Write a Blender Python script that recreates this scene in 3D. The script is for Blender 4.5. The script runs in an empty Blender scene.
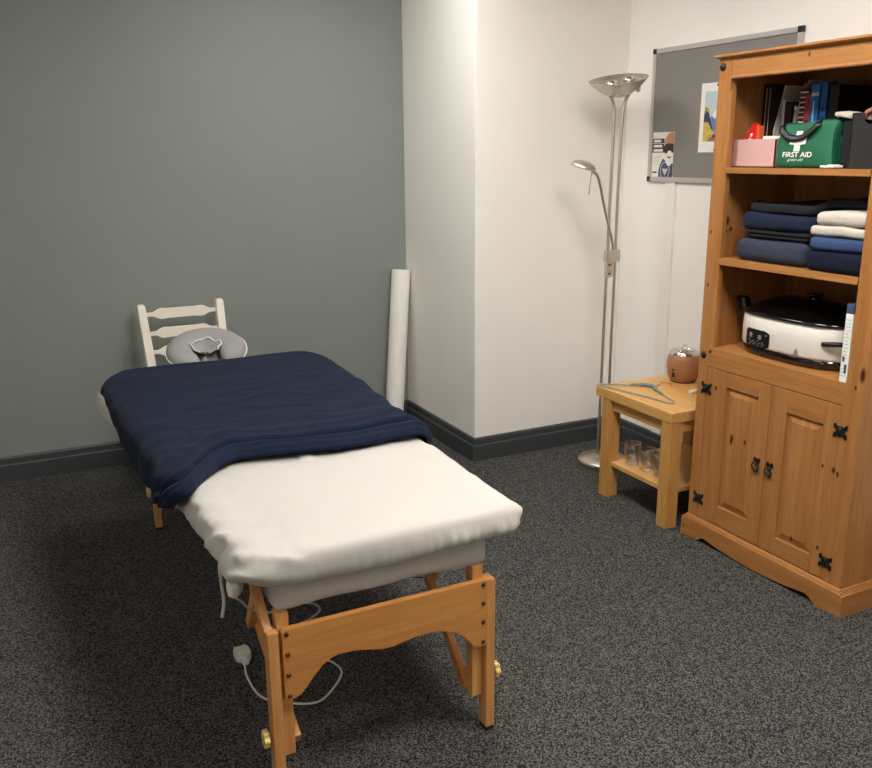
import bpy, bmesh, math, random
from mathutils import Vector, Matrix, noise
random.seed(7)
PI = math.pi
S = bpy.context.scene
COL = S.collection

# ------------------------------------------------------------------ camera
cd = bpy.data.cameras.new('camera'); cam = bpy.data.objects.new('camera', cd); COL.objects.link(cam)
yaw, pit, rol, fpx = -0.45971494, -0.26006371, -0.00882615, 869.273
fw = Vector((-math.sin(yaw)*math.cos(pit), math.cos(yaw)*math.cos(pit), math.sin(pit)))
r0 = fw.cross(Vector((0, 0, 1))).normalized(); u0 = r0.cross(fw)
rr = r0*math.cos(rol)+u0*math.sin(rol); uu = -r0*math.sin(rol)+u0*math.cos(rol)
M = Matrix((rr, uu, -fw)).transposed().to_4x4(); M.translation = Vector((0, 0, 1.536))
cam.matrix_world = M
cd.sensor_fit = 'HORIZONTAL'; cd.sensor_width = 36; cd.lens = 36*fpx/872; cd.clip_start = .02
S.camera = cam
# ------------------------------------------------------------------ world, exposure
w = bpy.data.worlds.new('world'); S.world = w; w.use_nodes = True
w.node_tree.nodes['Background'].inputs[0].default_value = (1, .96, .9, 1)
w.node_tree.nodes['Background'].inputs[1].default_value = .05
S.view_settings.view_transform = 'Standard'; S.view_settings.look = 'None'
S.view_settings.gamma = 1; S.view_settings.exposure = 0.0
PANELS = [(1.38, 3.42, 17.0), (1.38, 2.22, 28.0), (1.38, 1.02, 43.0), (1.38, -.18, 9.0), (-1.25, 1.02, 13.0), (-1.25, 3.42, 4.5)]   # x, y, strength of the ceiling panels; the weaker ones are added as fill light
PANEL_COL = (1.0, .97, .92)

# ------------------------------------------------------------------ materials
def lin(c):
    return tuple((v/255/12.92 if v/255 <= .04045 else ((v/255+.055)/1.055)**2.4) for v in c)
def mat(name, rgb, rough=.6, metal=0, var=.06, scale=30, bump=0, bscale=200, spec=.5, trans=0, coat=0, emit=None, sheen=0, stretch=(1, 1, 1)):
    m = bpy.data.materials.new(name); m.use_nodes = True
    N = m.node_tree.nodes; L = m.node_tree.links; b = N['Principled BSDF']
    c = lin(rgb)
    b.inputs['Roughness'].default_value = rough; b.inputs['Metallic'].default_value = metal
    b.inputs['Specular IOR Level'].default_value = spec
    b.inputs['Transmission Weight'].default_value = trans
    b.inputs['Coat Weight'].default_value = coat
    b.inputs['Sheen Weight'].default_value = sheen
    tc = N.new('ShaderNodeTexCoord'); mp = N.new('ShaderNodeMapping'); mp.inputs['Scale'].default_value = stretch
    L.new(tc.outputs['Object'], mp.inputs[0])
    n = N.new('ShaderNodeTexNoise'); n.inputs['Scale'].default_value = scale; n.inputs['Detail'].default_value = 4
    L.new(mp.outputs[0], n.inputs['Vector'])
    r = N.new('ShaderNodeValToRGB'); r.color_ramp.elements[0].position = .3; r.color_ramp.elements[1].position = .7
    r.color_ramp.elements[0].color = tuple(v*(1-var) for v in c)+(1,); r.color_ramp.elements[1].color = tuple(min(1, v*(1+var)) for v in c)+(1,)
    L.new(n.outputs['Fac'], r.inputs[0]); L.new(r.outputs[0], b.inputs['Base Color'])
    if bump:
        n2 = N.new('ShaderNodeTexNoise'); n2.inputs['Scale'].default_value = bscale; n2.inputs['Detail'].default_value = 3
        L.new(mp.outputs[0], n2.inputs['Vector'])
        bp = N.new('ShaderNodeBump'); bp.inputs['Strength'].default_value = bump; bp.inputs['Distance'].default_value = .003
        L.new(n2.outputs['Fac'], bp.inputs['Height']); L.new(bp.outputs[0], b.inputs['Normal'])
    if emit:
        b.inputs['Emission Color'].default_value = emit[0]+(1,); b.inputs['Emission Strength'].default_value = emit[1]
    return m

def wood(name, light, dark, axis, knots=None, kcol=(70, 32, 12), rough=.42, scale=1.0, contrast=1.0):
    m = bpy.data.materials.new(name); m.use_nodes = True
    N = m.node_tree.nodes; L = m.node_tree.links; b = N['Principled BSDF']
    b.inputs['Roughness'].default_value = rough; b.inputs['Specular IOR Level'].default_value = .35
    tc = N.new('ShaderNodeTexCoord'); mp = N.new('ShaderNodeMapping')
    sc = [1, 1, 1]; sc['xyz'.index(axis)] = .07
    mp.inputs['Scale'].default_value = sc
    L.new(tc.outputs['Object'], mp.inputs[0])
    n = N.new('ShaderNodeTexNoise'); n.inputs['Scale'].default_value = 26*scale; n.inputs['Detail'].default_value = 6
    n.inputs['Distortion'].default_value = .6
    L.new(mp.outputs[0], n.inputs['Vector'])
    r = N.new('ShaderNodeValToRGB'); r.color_ramp.elements[0].position = .5-.22/contrast; r.color_ramp.elements[1].position = .5+.22/contrast
    r.color_ramp.elements[0].color = lin(dark)+(1,); r.color_ramp.elements[1].color = lin(light)+(1,)
    L.new(n.outputs['Fac'], r.inputs[0]); out = r.outputs[0]
    n3 = N.new('ShaderNodeTexNoise'); n3.inputs['Scale'].default_value = 130*scale; n3.inputs['Detail'].default_value = 2
    L.new(mp.outputs[0], n3.inputs['Vector'])
    mx = N.new('ShaderNodeMix'); mx.data_type = 'RGBA'; mx.blend_type = 'MULTIPLY'
    r3 = N.new('ShaderNodeValToRGB'); r3.color_ramp.elements[0].color = (.88, .84, .80, 1); r3.color_ramp.elements[1].color = (1, 1, 1, 1)
    r3.color_ramp.elements[0].position = .38; r3.color_ramp.elements[1].position = .6
    L.new(n3.outputs['Fac'], r3.inputs[0])
    mx.inputs['Factor'].default_value = .8
    L.new(out, mx.inputs['A']); L.new(r3.outputs[0], mx.inputs['B']); out = mx.outputs['Result']
    for (kp, ks) in (knots or []):
        vs = N.new('ShaderNodeVectorMath'); vs.operation = 'SUBTRACT'; vs.inputs[1].default_value = kp
        L.new(tc.outputs['Object'], vs.inputs[0])
        vm = N.new('ShaderNodeVectorMath'); vm.operation = 'MULTIPLY'; vm.inputs[1].default_value = ks
        L.new(vs.outputs[0], vm.inputs[0])
        vl = N.new('ShaderNodeVectorMath'); vl.operation = 'LENGTH'; L.new(vm.outputs[0], vl.inputs[0])
        kr = N.new('ShaderNodeValToRGB'); kr.color_ramp.elements[0].position = .45; kr.color_ramp.elements[1].position = 1.0
        kr.color_ramp.elements[0].color = (1, 1, 1, 1); kr.color_ramp.elements[1].color = (0, 0, 0, 1)
        L.new(vl.outputs['Value'], kr.inputs[0])
        km = N.new('ShaderNodeMix'); km.data_type = 'RGBA'
        L.new(kr.outputs[0], km.inputs['Factor']); L.new(out, km.inputs['A']); km.inputs['B'].default_value = lin(kcol)+(1,)
        out = km.outputs['Result']
    L.new(out, b.inputs['Base Color'])
    bp = N.new('ShaderNodeBump'); bp.inputs['Strength'].default_value = .08; bp.inputs['Distance'].default_value = .002
    L.new(n3.outputs['Fac'], bp.inputs['Height']); L.new(bp.outputs[0], b.inputs['Normal'])
    return m

def carpet():
    m = bpy.data.materials.new('carpet'); m.use_nodes = True
    N = m.node_tree.nodes; L = m.node_tree.links; b = N['Principled BSDF']
    b.inputs['Roughness'].default_value = .95; b.inputs['Specular IOR Level'].default_value = .15
    tc = N.new('ShaderNodeTexCoord')
    v = N.new('ShaderNodeTexVoronoi'); v.inputs['Scale'].default_value = 300; v.inputs['Randomness'].default_value = 1
    L.new(tc.outputs['Object'], v.inputs['Vector'])
    sx = N.new('ShaderNodeSeparateColor'); L.new(v.outputs['Color'], sx.inputs[0])
    n = N.new('ShaderNodeTexNoise'); n.inputs['Scale'].default_value = 120; n.inputs['Detail'].default_value = 3
    L.new(tc.outputs['Object'], n.inputs['Vector'])
    ad = N.new('ShaderNodeMath'); ad.operation = 'MULTIPLY_ADD'; ad.inputs[1].default_value = .32
    L.new(n.outputs['Fac'], ad.inputs[0]); L.new(sx.outputs[0], ad.inputs[2])
    r = N.new('ShaderNodeValToRGB'); cr = r.color_ramp
    cr.elements[0].position = .2; cr.elements[0].color = (.007, .007, .007, 1)
    cr.elements[1].position = 1.0; cr.elements[1].color = (.145, .140, .132, 1)
    e = cr.elements.new(.62); e.color = (.034, .0335, .0325, 1)
    L.new(ad.outputs[0], r.inputs[0]); L.new(r.outputs[0], b.inputs['Base Color'])
    bp = N.new('ShaderNodeBump'); bp.inputs['Strength'].default_value = .6; bp.inputs['Distance'].default_value = .004
    L.new(v.outputs['Distance'], bp.inputs['Height']); L.new(bp.outputs[0], b.inputs['Normal'])
    return m

CX, CY, CZ = 2.402, 2.1525, 0.0        # cabinet origin
def K(x, y, z, s=.012, el=.6): return ((x-CX, y-CY, z), (1/.03, 1/s, el/s))
S8 = 1.008
def KK(y, z, s=.012, el=.6): return K(CX, y*S8, 1.536+(z-1.536)*S8, s, el)
knots = [KK(2.303, .482, .010, .45), KK(2.305, .470, .008, .4), KK(2.238, .484, .008), KK(1.89, .507, .006), KK(1.846, .506, .010, .7), KK(1.829, .497, .007, .5), KK(1.989, .199, .009), KK(1.875, .214, .007),
         KK(2.485, 1.241, .006), KK(2.481, 1.042, .006), KK(2.11, 1.83, .006), KK(1.780, .845, .012, .35), KK(1.800, .800, .006), KK(2.40, .655, .008, .6), KK(2.505, .05, .007)]
iknots = [((2.475-CX, 2.50-CY, 1.277), (70, 20, 45)), ((2.496-CX, 2.50-CY, 1.245), (95, 20, 80)), ((2.470-CX, 2.50-CY, 1.238), (95, 20, 95))]
PL, PD = (184, 130, 76), (162, 106, 56)
pine_z = wood('pine_upright_grain', PL, PD, 'z', knots+iknots)
pine_y = wood('pine_level_grain', PL, PD, 'y', knots)
pine_x = wood('pine_shelf_grain', PL, PD, 'x')
beech_z = wood('beech_upright', (218, 160, 98), (202, 140, 78), 'z', rough=.35, scale=.8)
beech_x = wood('beech_level', (206, 146, 82), (194, 128, 64), 'x', rough=.35, scale=.7)
oak_y = wood('light_oak_top', (220, 174, 108), (204, 152, 84), 'y', rough=.35)
oak_z = wood('light_oak_leg', (210, 162, 94), (192, 138, 72), 'z', rough=.4)
M_ = {}
M_['carpet'] = carpet()
M_['grey_wall'] = mat('grey_paint', (133, 138, 134), .75, var=.015, scale=3, bump=.05, bscale=400)
M_['white_wall'] = mat('white_paint', (246, 242, 236), .8, var=.012, scale=3, bump=.04, bscale=400)
M_['ceil'] = mat('ceiling_paint', (235, 232, 226), .9, var=.01)
M_['skirt'] = mat('skirting_paint', (62, 66, 68), .45, var=.03)
M_['trunk'] = mat('trunking_plastic', (243, 239, 232), .5, var=.01)
M_['sheet'] = mat('white_cotton', (191, 187, 181), .9, var=.012, scale=12, bump=.12, bscale=500)
M_['navy'] = mat('navy_fleece', (19, 29, 49), .95, var=.14, scale=60, bump=.25, bscale=420, sheen=.03, spec=.15)
M_['chair'] = mat('cream_paint', (238, 232, 218), .5, var=.02)
M_['cradle'] = mat('grey_cushion_cover', (150, 149, 147), .9, var=.03, bump=.1)
M_['piping'] = mat('pale_cover_edge', (222, 219, 213), .8, var=.02)
M_['paper'] = mat('white_paper', (238, 234, 226), .7, var=.015, scale=8)
M_['steel'] = mat('brushed_steel', (205, 197, 184), .36, metal=.92, var=.08, scale=20, stretch=(1, 1, 12))
M_['chrome'] = mat('chrome', (215, 210, 205), .12, metal=1, var=.02)
M_['black_iron'] = mat('black_iron', (16, 15, 15), .5, var=.2, bump=.2)
M_['black'] = mat('black_plastic', (14, 14, 15), .35, var=.1)
M_['gloss_black'] = mat('gloss_black', (8, 8, 9), .08, var=.1, coat=.5)
M_['dark_box'] = mat('black_leatherette', (30, 29, 28), .6, var=.08, bump=.15)
M_['alu'] = mat('aluminium', (196, 194, 190), .4, metal=.6, var=.03)
M_['felt'] = mat('grey_felt', (136, 132, 128), .95, var=.03, scale=80, bump=.15)
M_['pink'] = mat('pink_card', (206, 164, 160), .6, var=.02)
M_['green'] = mat('green_nylon', (16, 94, 64), .6, var=.07, scale=20, bump=.15, bscale=300)
M_['white'] = mat('white_plastic', (230, 228, 222), .4, var=.015)
M_['offwhite'] = mat('cooker_enamel', (228, 222, 212), .3, var=.015)
M_['red'] = mat('red_foil', (214, 36, 30), .35, var=.15, scale=60)
_rf = M_['red'].node_tree.nodes; _rr = [n for n in _rf if n.type == 'VALTORGB'][0].color_ramp
_rr.elements[0].position = .60; _rr.elements[1].position = .64; _rr.elements[0].color = lin((200, 30, 26))+(1,); _rr.elements[1].color = lin((236, 214, 204))+(1,)
M_['orange'] = mat('orange_foil', (226, 92, 40), .4, var=.1)
M_['bookred'] = mat('red_book_cloth', (172, 52, 44), .6, var=.08)
M_['bookblue'] = mat('blue_book_cover', (20, 104, 178), .4, var=.08)
M_['bookblue2'] = mat('deep_blue_book_cover', (28, 88, 160), .4, var=.08)
M_['bookdark'] = mat('dark_book_cover', (46, 24, 24), .5, var=.1)
M_['filegrey'] = mat('grey_file_card', (205, 198, 188), .6, var=.04)
M_['notebook'] = mat('notebook_cover', (84, 46, 40), .6, var=.1)
M_['slate'] = mat('slate_towel', (54, 59, 74), .95, var=.1, scale=60, bump=.35, bscale=350, sheen=.03, spec=.15)
M_['navytowel'] = mat('navy_towel', (28, 36, 56), .95, var=.12, scale=60, bump=.35, bscale=350, sheen=.03, spec=.15)
M_['darktowel'] = mat('midnight_towel', (18, 24, 42), .95, var=.12, scale=60, bump=.35, bscale=350, sheen=.03, spec=.15)
M_['blacktowel'] = mat('black_cloth', (16, 17, 22), .95, var=.12, scale=60, bump=.3, bscale=350)
M_['bluetowel'] = mat('blue_towel', (56, 74, 110), .95, var=.1, scale=60, bump=.35, bscale=350, sheen=.03, spec=.15)
M_['cream'] = mat('cream_towel', (196, 188, 176), .95, var=.05, scale=60, bump=.35, bscale=350)
M_['cloth'] = mat('taupe_cloth', (150, 138, 126), .9, var=.08, bump=.2)
M_['copper'] = mat('copper_enamel', (168, 120, 86), .45, metal=.15, var=.04)
M_['teal'] = mat('teal_plastic', (104, 134, 134), .45, var=.05)
M_['paleteal'] = mat('pale_plastic', (146, 154, 144), .45, var=.05)
M_['brass'] = mat('brass', (196, 150, 70), .3, metal=1, var=.05)
M_['knobwood'] = mat('pale_knob', (226, 196, 128), .4, var=.05)
M_['bolt'] = mat('dark_bolt', (96, 74, 52), .3, metal=.9)
M_['cord'] = mat('white_cable', (214, 212, 204), .5, var=.02)
M_['rubber'] = mat('black_rubber', (18, 18, 18), .8)
M_['skin'] = mat('printed_skin', (198, 140, 112), .6)
M_['printblue'] = mat('printed_navy', (62, 74, 108), .6, var=.1)
M_['printdark'] = mat('printed_charcoal', (58, 58, 64), .6)
M_['printsky'] = mat('printed_sky', (190, 208, 210), .6, var=.03)
M_['printmount'] = mat('printed_mountain', (104, 130, 172), .6, var=.12, scale=40)
M_['printyellow'] = mat('printed_yellow', (200, 178, 84), .6, var=.25, scale=90)
M_['printpurple'] = mat('printed_violet', (66, 58, 92), .6, var=.1)
M_['printrust'] = mat('printed_rust', (160, 100, 84), .6, var=.2, scale=80)
M_['gasket'] = mat('brown_bead', (60, 34, 26), .5)
M_['diffuser'] = mat('lit_diffuser', (240, 238, 232), .5, emit=(PANEL_COL, 1.0))
def thin_glass(name):
    m = bpy.data.materials.new(name); m.use_nodes = True; N = m.node_tree.nodes; L = m.node_tree.links
    N.remove(N['Principled BSDF'])
    t = N.new('ShaderNodeBsdfTransparent'); t.inputs[0].default_value = (.90, .91, .905, 1)
    g = N.new('ShaderNodeBsdfGlossy'); g.inputs['Roughness'].default_value = .04; g.inputs[0].default_value = (.95, .95, .95, 1)
    lw = N.new('ShaderNodeLayerWeight'); lw.inputs[0].default_value = .42
    nz = N.new('ShaderNodeTexNoise'); nz.inputs['Scale'].default_value = 60
    bp = N.new('ShaderNodeBump'); bp.inputs['Strength'].default_value = .12; L.new(nz.outputs['Fac'], bp.inputs['Height']); L.new(bp.outputs[0], g.inputs['Normal'])
    mx = N.new('ShaderNodeMixShader'); pw = N.new('ShaderNodeMath'); pw.operation = 'MULTIPLY_ADD'; pw.inputs[1].default_value = .95; pw.inputs[2].default_value = .05; L.new(lw.outputs['Facing'], pw.inputs[0]); L.new(pw.outputs[0], mx.inputs[0]); L.new(t.outputs[0], mx.inputs[1]); L.new(g.outputs[0], mx.inputs[2])
    L.new(mx.outputs[0], N['Material Output'].inputs[0]); return m
M_['glass'] = thin_glass('clear_glass')

# ------------------------------------------------------------------ mesh helpers
ORG = {}
class MB:
    def __init__(s): s.v = []; s.f = []; s.m = []; s.s = []
    def add(s, vs, fs, mi=0, smooth=False):
        o = len(s.v); s.v += [tuple(v) for v in vs]
        for f in fs: s.f.append([i+o for i in f]); s.m.append(mi); s.s.append(smooth)
        return s
    def box(s, x0, x1, y0, y1, z0, z1, mi=0):
        v = [(x, y, z) for z in (z0, z1) for y in (y0, y1) for x in (x0, x1)]
        return s.add(v, [(0, 2, 3, 1), (4, 5, 7, 6), (0, 1, 5, 4), (2, 6, 7, 3), (0, 4, 6, 2), (1, 3, 7, 5)], mi)
    def bar(s, a, b, w, h, side=(1, 0, 0), mi=0):
        a, b = Vector(a), Vector(b); d = (b-a).normalized(); sx = Vector(side); sx = (sx-d*sx.dot(d)).normalized(); sy = d.cross(sx)
        v = [p+sx*(i*w/2)+sy*(j*h/2) for p in (a, b) for (i, j) in ((-1, -1), (1, -1), (1, 1), (-1, 1))]
        return s.add(v, [(3, 2, 1, 0), (4, 5, 6, 7), (0, 1, 5, 4), (1, 2, 6, 5), (2, 3, 7, 6), (3, 0, 4, 7)], mi)
    def loft(s, rings, closed=True, caps=True, mi=0, smooth=True):
        n = len(rings[0]); v = [p for r in rings for p in r]; f = []
        for i in range(len(rings)-1):
            for j in range(n if closed else n-1):
                k = (j+1) % n
                f.append((i*n+j, i*n+k, (i+1)*n+k, (i+1)*n+j))
        s.add(v, f, mi, smooth)
        if caps and closed:
            o = len(s.v)-len(v)
            s.f.append([o+j for j in range(n)][::-1]); s.m.append(mi); s.s.append(False)
            s.f.append([o+(len(rings)-1)*n+j for j in range(n)]); s.m.append(mi); s.s.append(False)
        return s
    def tube(s, pts, r, n=10, closed=False, mi=0, flat=1.0, up=None):
        pts = [Vector(p) for p in pts]; m = len(pts); rings = []; prev = None
        for i, p in enumerate(pts):
            a = pts[(i-1) % m] if (closed or i > 0) else p; b = pts[(i+1) % m] if (closed or i < m-1) else p
            t = (b-a).normalized()
            if prev is None:
                ref = Vector(up) if up else (Vector((0, 0, 1)) if abs(t.z) < .9 else Vector((1, 0, 0)))
            else: ref = prev
            u = (ref-t*ref.dot(t)).normalized(); prev = u; q = t.cross(u)
            ra = r[i] if isinstance(r, (list, tuple)) else r
            rings.append([p+u*(ra*flat*math.cos(2*PI*k/n))+q*(ra*math.sin(2*PI*k/n)) for k in range(n)])
        if closed: rings.append(rings[0]); return s.loft(rings, True, False, mi)
        return s.loft(rings, True, True, mi)
    def lathe(s, prof, c, n=32, mi=0, mtx=None, cap=True):
        rings = []
        for (r, z) in prof:
            ring = [Vector((r*math.cos(2*PI*k/n), r*math.sin(2*PI*k/n), z)) for k in range(n)]
            if mtx: ring = [mtx @ p for p in ring]
            rings.append([p+Vector(c) for p in ring])
        return s.loft(rings, True, cap, mi)
    def prism(s, poly, fn, a, b, mi=0):
        n = len(poly); v = [fn(p, q, a) for p, q in poly]+[fn(p, q, b) for p, q in poly]
        return s.add(v, [list(range(n))[::-1], list(range(n, 2*n))]+[(i, (i+1) % n, n+(i+1) % n, n+i) for i in range(n)], mi)
    def grid(s, P, mi=0, smooth=True):
        a, b = len(P), len(P[0]); v = [p for r in P for p in r]
        return s.add(v, [(i*b+j, i*b+j+1, (i+1)*b+j+1, (i+1)*b+j) for i in range(a-1) for j in range(b-1)], mi, smooth)
    def rbox(s, x0, x1, y0, y1, z0, z1, r, n=10, amp=0, sc=8, seed=0, fn=None, mi=0):
        c = Vector(((x0+x1)/2, (y0+y1)/2, (z0+z1)/2)); h = Vector(((x1-x0)/2, (y1-y0)/2, (z1-z0)/2))
        r = min(r, *h); idx = {}; V = []; F = []
        ts = [-1+2*i/n for i in range(n+1)]
        def vid(p):
            k = tuple(round(q, 5) for q in p)
            if k not in idx:
                q = Vector([max(-(h[i]-r), min(h[i]-r, p[i]*h[i])) for i in range(3)])
                d = Vector([p[i]*h[i] for i in range(3)])-q
                e = q+(d.normalized()*r if d.length > 1e-9 else d)
                w = e+c
                if amp:
                    nv = noise.noise_vector(w*sc+Vector((seed*3.1, seed*1.7, seed)))
                    w = w+nv*amp
                if fn: w = fn(w)
                idx[k] = len(V); V.append(w)
            return idx[k]
        # cluster the grid near the rounded ends
        ts = [math.sin(t*PI/2) for t in ts]
        for ax in range(3):
            for sg in (-1, 1):
                for i in range(n):
                    for j in range(n):
                        q = []
                        for (a, b) in ((ts[i], ts[j]), (ts[i+1], ts[j]), (ts[i+1], ts[j+1]), (ts[i], ts[j+1])):
                            p = [0, 0, 0]; p[ax] = sg; p[(ax+1) % 3] = a; p[(ax+2) % 3] = b; q.append(vid(p))
                        F.append(q if sg > 0 else q[::-1])
        return s.add(V, F, mi, True)
    def build(s, name, mats, parent=None, bevel=0, bang=35, recalc=True, solid=0, sub=0):
        me = bpy.data.meshes.new(name)
        o0 = ORG.get(parent, Vector()) if parent else Vector()
        me.from_pydata([Vector(v)-o0 for v in s.v], [], s.f)
        for m in (mats if isinstance(mats, (list, tuple)) else [mats]): me.materials.append(m)
        for p, mi, sm in zip(me.polygons, s.m, s.s): p.material_index = mi; p.use_smooth = sm
        bm = bmesh.new(); bm.from_mesh(me)
        if recalc: bmesh.ops.recalc_face_normals(bm, faces=bm.faces)
        if bevel:
            es = [e for e in bm.edges if len(e.link_faces) == 2 and e.calc_face_angle(0) > math.radians(bang)]
            bmesh.ops.bevel(bm, geom=es, offset=bevel, segments=2, affect='EDGES', profile=.6)
        bm.to_mesh(me); bm.free(); me.update()
        o = bpy.data.objects.new(name, me); COL.objects.link(o)
        if parent: o.parent = parent; ORG[o] = o0
        if solid:
            md = o.modifiers.new('solid', 'SOLIDIFY'); md.thickness = solid; md.offset = -1
        if sub:
            md = o.modifiers.new('sub', 'SUBSURF'); md.levels = sub; md.render_levels = sub
        return o
def tag(o, label=None, cat=None, group=None, kind=None):
    if label: o['label'] = label
    if cat: o['category'] = cat
    if group: o['group'] = group
    if kind: o['kind'] = kind
    return o
def thing(name, label, cat, loc, group=None):
    o = bpy.data.objects.new(name, None); COL.objects.link(o); o.location = loc; o.empty_display_size = .05
    ORG[o] = Vector(loc); return tag(o, label, cat, group)
def solo(mb, name, m, loc, label, cat, group=None, **k):
    t = bpy.data.objects.new('tmp', None); ORG[t] = Vector(loc)
    o = mb.build(name, m, None, **k)
    o.data.transform(Matrix.Translation(-Vector(loc))); o.location = loc
    del ORG[t]; bpy.data.objects.remove(t)
    return tag(o, label, cat, group)
def struct(name, mb, m, bevel=0):
    return tag(mb.build(name, m, None, bevel), kind='structure')
def spline(pts, n=8, closed=False):
    P = [Vector(p) for p in pts]; m = len(P); out = []
    for i in range(m if closed else m-1):
        g = lambda k: P[k % m] if closed else P[max(0, min(m-1, k))]
        a, b, c, d = g(i-1), g(i), g(i+1), g(i+2)
        for k in range(n):
            t = k/n
            out.append(.5*((2*b)+(c-a)*t+(2*a-5*b+4*c-d)*t*t+(3*b-a-3*c+d)*t**3))
    if not closed: out.append(P[-1])
    return out
YZ = lambda p, q, a: (a, p, q)
XZ = lambda p, q, a: (p, a, q)
XY = lambda p, q, a: (p, q, a)
def smooth(t): t = max(0, min(1, t)); return t*t*(3-2*t)
def text_mesh(body, size, place, mat_, name, parent, shear=0, width=None, ext=.0006):
    cu = bpy.data.curves.new('txt', 'FONT'); cu.body = body; cu.size = size; cu.extrude = 0; cu.shear = shear; cu.align_x = 'CENTER'; cu.offset = .0004 if size > .015 else 0
    o = bpy.data.objects.new('txt', cu); COL.objects.link(o)
    dg = bpy.context.evaluated_depsgraph_get(); me = bpy.data.meshes.new_from_object(o.evaluated_get(dg))
    mb = MB(); xs = [v.co.x for v in me.vertices]; w0 = max(xs)-min(xs); k = (width/w0) if width else 1
    mb.add([place(v.co.x*k, v.co.y) for v in me.vertices], [list(p.vertices) for p in me.polygons])
    bpy.data.objects.remove(o)
    return mb

# ------------------------------------------------------------------ room shell
XR, YB, XC, YC, SK = 2.929, 4.521, 2.0534, 3.7067, .1223
XL, YF, H = -2.2, -1.6, 2.65
struct('floor', MB().box(XL-.1, XR+.1, YF-.1, YB+.1, -.1, 0), M_['carpet'])
struct('ceiling', MB().box(XL-.1, XR+.1, YF-.1, YB+.1, H, H+.1), M_['ceil'])
struct('wall_back', MB().box(XL-.1, XR+.1, YB, YB+.1, 0, H), M_['grey_wall'])
struct('wall_right', MB().box(XR, XR+.1, YF-.1, YB, 0, H), M_['white_wall'])
struct('wall_left', MB().box(XL-.1, XL, YF-.1, YB, 0, H), M_['white_wall'])
struct('wall_front', MB().box(XL, XR, YF-.1, YF, 0, H), M_['white_wall'])
struct('wall_column', MB().box(XC, XR, YC, YB, 0, H), M_['white_wall'], bevel=.004)
def skirt(name, a, b, nrm, ma=0, mb_=0):
    # profile: thick lower board, a ledge, thin upper board; ma / mb_ extend each layer at the ends (mitre)
    a, b, n = Vector(a), Vector(b), Vector(nrm); d = (b-a).normalized()
    prof = [(0, 0), (.020, 0), (.020, SK*.66), (.0175, SK*.70), (.013, SK*.71), (.013, SK*.93), (.009, SK), (0, SK)]
    ra = [a-d*(ma*t)+n*t+Vector((0, 0, z)) for t, z in prof]; rb = [b+d*(mb_*t)+n*t+Vector((0, 0, z)) for t, z in prof]
    m = MB(); m.loft([ra, rb], True, True, 0, False); struct(name, m, M_['skirt'])
skirt('baseboard_back', (XL, YB, 0), (XC, YB, 0), (0, -1, 0), 0, -1)
skirt('baseboard_column_side', (XC, YB, 0), (XC, YC, 0), (-1, 0, 0), -1, 1)
skirt('baseboard_column_front', (XC, YC, 0), (XR, YC, 0), (0, -1, 0), 1, -1)
skirt('baseboard_right', (XR, YC, 0), (XR, YF, 0), (-1, 0, 0), -1, 0)
struct('trim_1', MB().box(XR-.012, XR, 3.300, 3.372, SK, 1.40), M_['trunk'], bevel=.003)
# twin socket on the right wall, low behind the side table
so = thing('wall_socket', 'white socket plate low on the white wall, glimpsed between side table and bookcase', 'socket', (XR, 3.09, .17))
MB().box(XR-.010, XR, 3.02, 3.166, .13, .216).build('plate', M_['white'], so, bevel=.003)
MB().box(XR-.014, XR-.010, 3.05, 3.068, .185, .20).build('switch', M_['white'], so, bevel=.001)
MB().box(XR-.014, XR-.010, 3.12, 3.138, .185, .20).build('switch', M_['white'], so, bevel=.001)

# ceiling panels, plus weaker unseen ones added to fill the dim sides
for i, (px, py, st) in enumerate(PANELS):
    lab = ['square ceiling light panel nearest the grey wall', 'square ceiling light panel above the massage table, second from the grey wall', 'square ceiling light panel third from the grey wall', 'square fill light panel added at the end of the row away from the grey wall', 'square fill light panel added in front of the left wall, towards the front', 'square fill light panel added in the corner of grey wall and left wall'][i]
    t = thing('ceiling_or_fill_light', lab, 'ceiling light', (px, py, H), 'ceiling light panels')
    fr = MB(); a, b = .30, .285
    for (x0, x1, y0, y1) in ((-a, a, -a, -b), (-a, a, b, a), (-a, -b, -b, b), (b, a, -b, b)): fr.box(px+x0, px+x1, py+y0, py+y1, H-.012, H)
    fr.build('frame', M_['white'], t)
    dm = M_['diffuser'].copy(); dm.node_tree.nodes['Principled BSDF'].inputs['Emission Strength'].default_value = st
    MB().box(px-b, px+b, py-b, py+b, H-.008, H-.001).build('diffuser', dm, t)
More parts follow.
